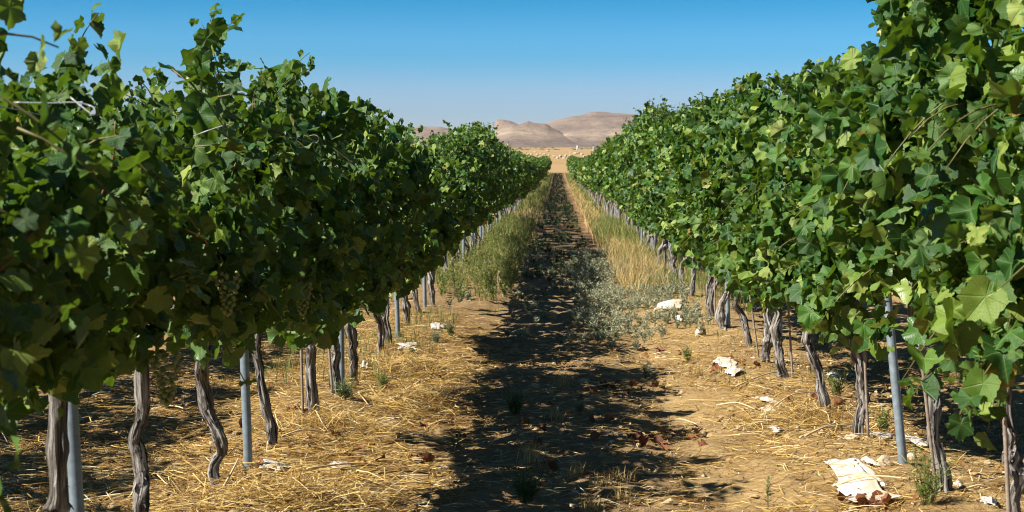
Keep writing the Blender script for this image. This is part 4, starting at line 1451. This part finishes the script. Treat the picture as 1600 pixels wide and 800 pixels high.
# scrub line at the foot of the hills
P = scatter(rng, 900, -190, 330, 1050, 1900, lambda x, y: np.clip(vnoise(x / 60, y / 90, 81) * 1.4 - 0.2, 0, 1))
n = len(P)
sz = rng.uniform(0.7, 1.9, n)
V = IV[None] * (1 + 0.3 * rng.normal(0, 1, (n, len(IV), 1))) * np.stack([sz * 1.6, sz, sz * 0.6], -1)[:, None] + P[:, None]
T = (IT[None] + (np.arange(n) * len(IV))[:, None, None]).reshape(-1, 3)
tag(obj('scrub', mesh_tris('scrub', V.reshape(-1, 3), T, {'rnd': np.repeat(rng.random(n), len(IV))}, rnd_ramp('dark desert scrub', [(0, (0.10, 0.10, 0.05)), (1, (0.22, 0.19, 0.10))], 0.9))), 'thin line of dark desert scrub below the hills', 'scrub', kind='stuff')


def box(bm, x0, x1, y0, y1, z0, z1):
    vs = [bm.verts.new(c) for c in ((x0, y0, z0), (x1, y0, z0), (x1, y1, z0), (x0, y1, z0), (x0, y0, z1), (x1, y0, z1), (x1, y1, z1), (x0, y1, z1))]
    for f in ((0, 3, 2, 1), (4, 5, 6, 7), (0, 1, 5, 4), (1, 2, 6, 5), (2, 3, 7, 6), (3, 0, 4, 7)):
        bm.faces.new([vs[i] for i in f])


def box_obj(name, dims, mat, parent):
    bm = bmesh.new()
    for d_ in dims:
        box(bm, *d_)
    me = bpy.data.meshes.new(name)
    bm.to_mesh(me)
    bm.free()
    me.materials.append(mat)
    return obj(name, me, parent)


M_WALL = simple('whitewashed wall', (0.55, 0.545, 0.53), 0.85, 0, 0.06, 2)
M_DARK = simple('dark opening', (0.04, 0.04, 0.045), 0.7)
D = 900.0
k = D / F
bx = (931 - 872) * k
root = empty('white_building', (bx, D, gz(bx, D)), 'small white flat roofed building with a chimney on the far plain', 'building')
zb = EYE + (238 - 236) * k - gz(bx, D)
box_obj('wall', [(-5 * k, 5 * k, 0, 4, -1.0, zb + 4 * k)], M_WALL, root)
box_obj('roof', [(-5.4 * k, 5.4 * k, -0.2, 4.2, zb + 4 * k, zb + 4.5 * k)], M_WALL, root)
box_obj('window', [(1 * k, 3 * k, -0.05, -0.003, zb + 1.2 * k, zb + 2.8 * k), (-2.6 * k, -1.2 * k, -0.05, -0.003, -0.6, zb + 2.8 * k)], M_DARK, root)
box_obj('chimney', [(-4.8 * k, -3.4 * k, 1, 1 + 1.4 * k, zb + 4.5 * k, zb + 8 * k)], M_WALL, root)
box_obj('chimney_cap', [(-4.9 * k, -3.3 * k, 0.9, 1.1 + 1.4 * k, zb + 8 * k, zb + 10 * k)], M_DARK, root)
px_ = (902 - 872) * k
root = empty('water_tower', (px_, D, gz(px_, D)), 'tall pale slim tower standing alone on the far plain', 'tower')
hz = EYE + (238 - 227) * k - gz(px_, D)
tube('shaft', [(0, 0, -1), (0, 0, hz * 0.96)], [0.42, 0.36], M_WALL, root, 14)
tube('cap', [(0, 0, hz * 0.96), (0, 0, hz)], [0.46, 0.44], M_WALL, root, 14)


# ------------------------------------------------------------------ the air
hm = bpy.data.materials.new('thin haze')
hm.use_nodes = True
hm.node_tree.nodes.clear()
ho = hm.node_tree.nodes.new('ShaderNodeOutputMaterial')
hv = hm.node_tree.nodes.new('ShaderNodeVolumePrincipled')
hv.inputs['Color'].default_value = (0.90, 0.90, 0.95, 1)
hv.inputs['Density'].default_value = 0.000026
hm.node_tree.links.new(hv.outputs[0], ho.inputs['Volume'])
bm = bmesh.new()
box(bm, -9500, 9500, -700, 10500, -12, 120)
me = bpy.data.meshes.new('haze')
bm.to_mesh(me)
bm.free()
me.materials.append(hm)
tag(obj('haze', me), 'thin pale haze over the plain', None, kind='stuff')
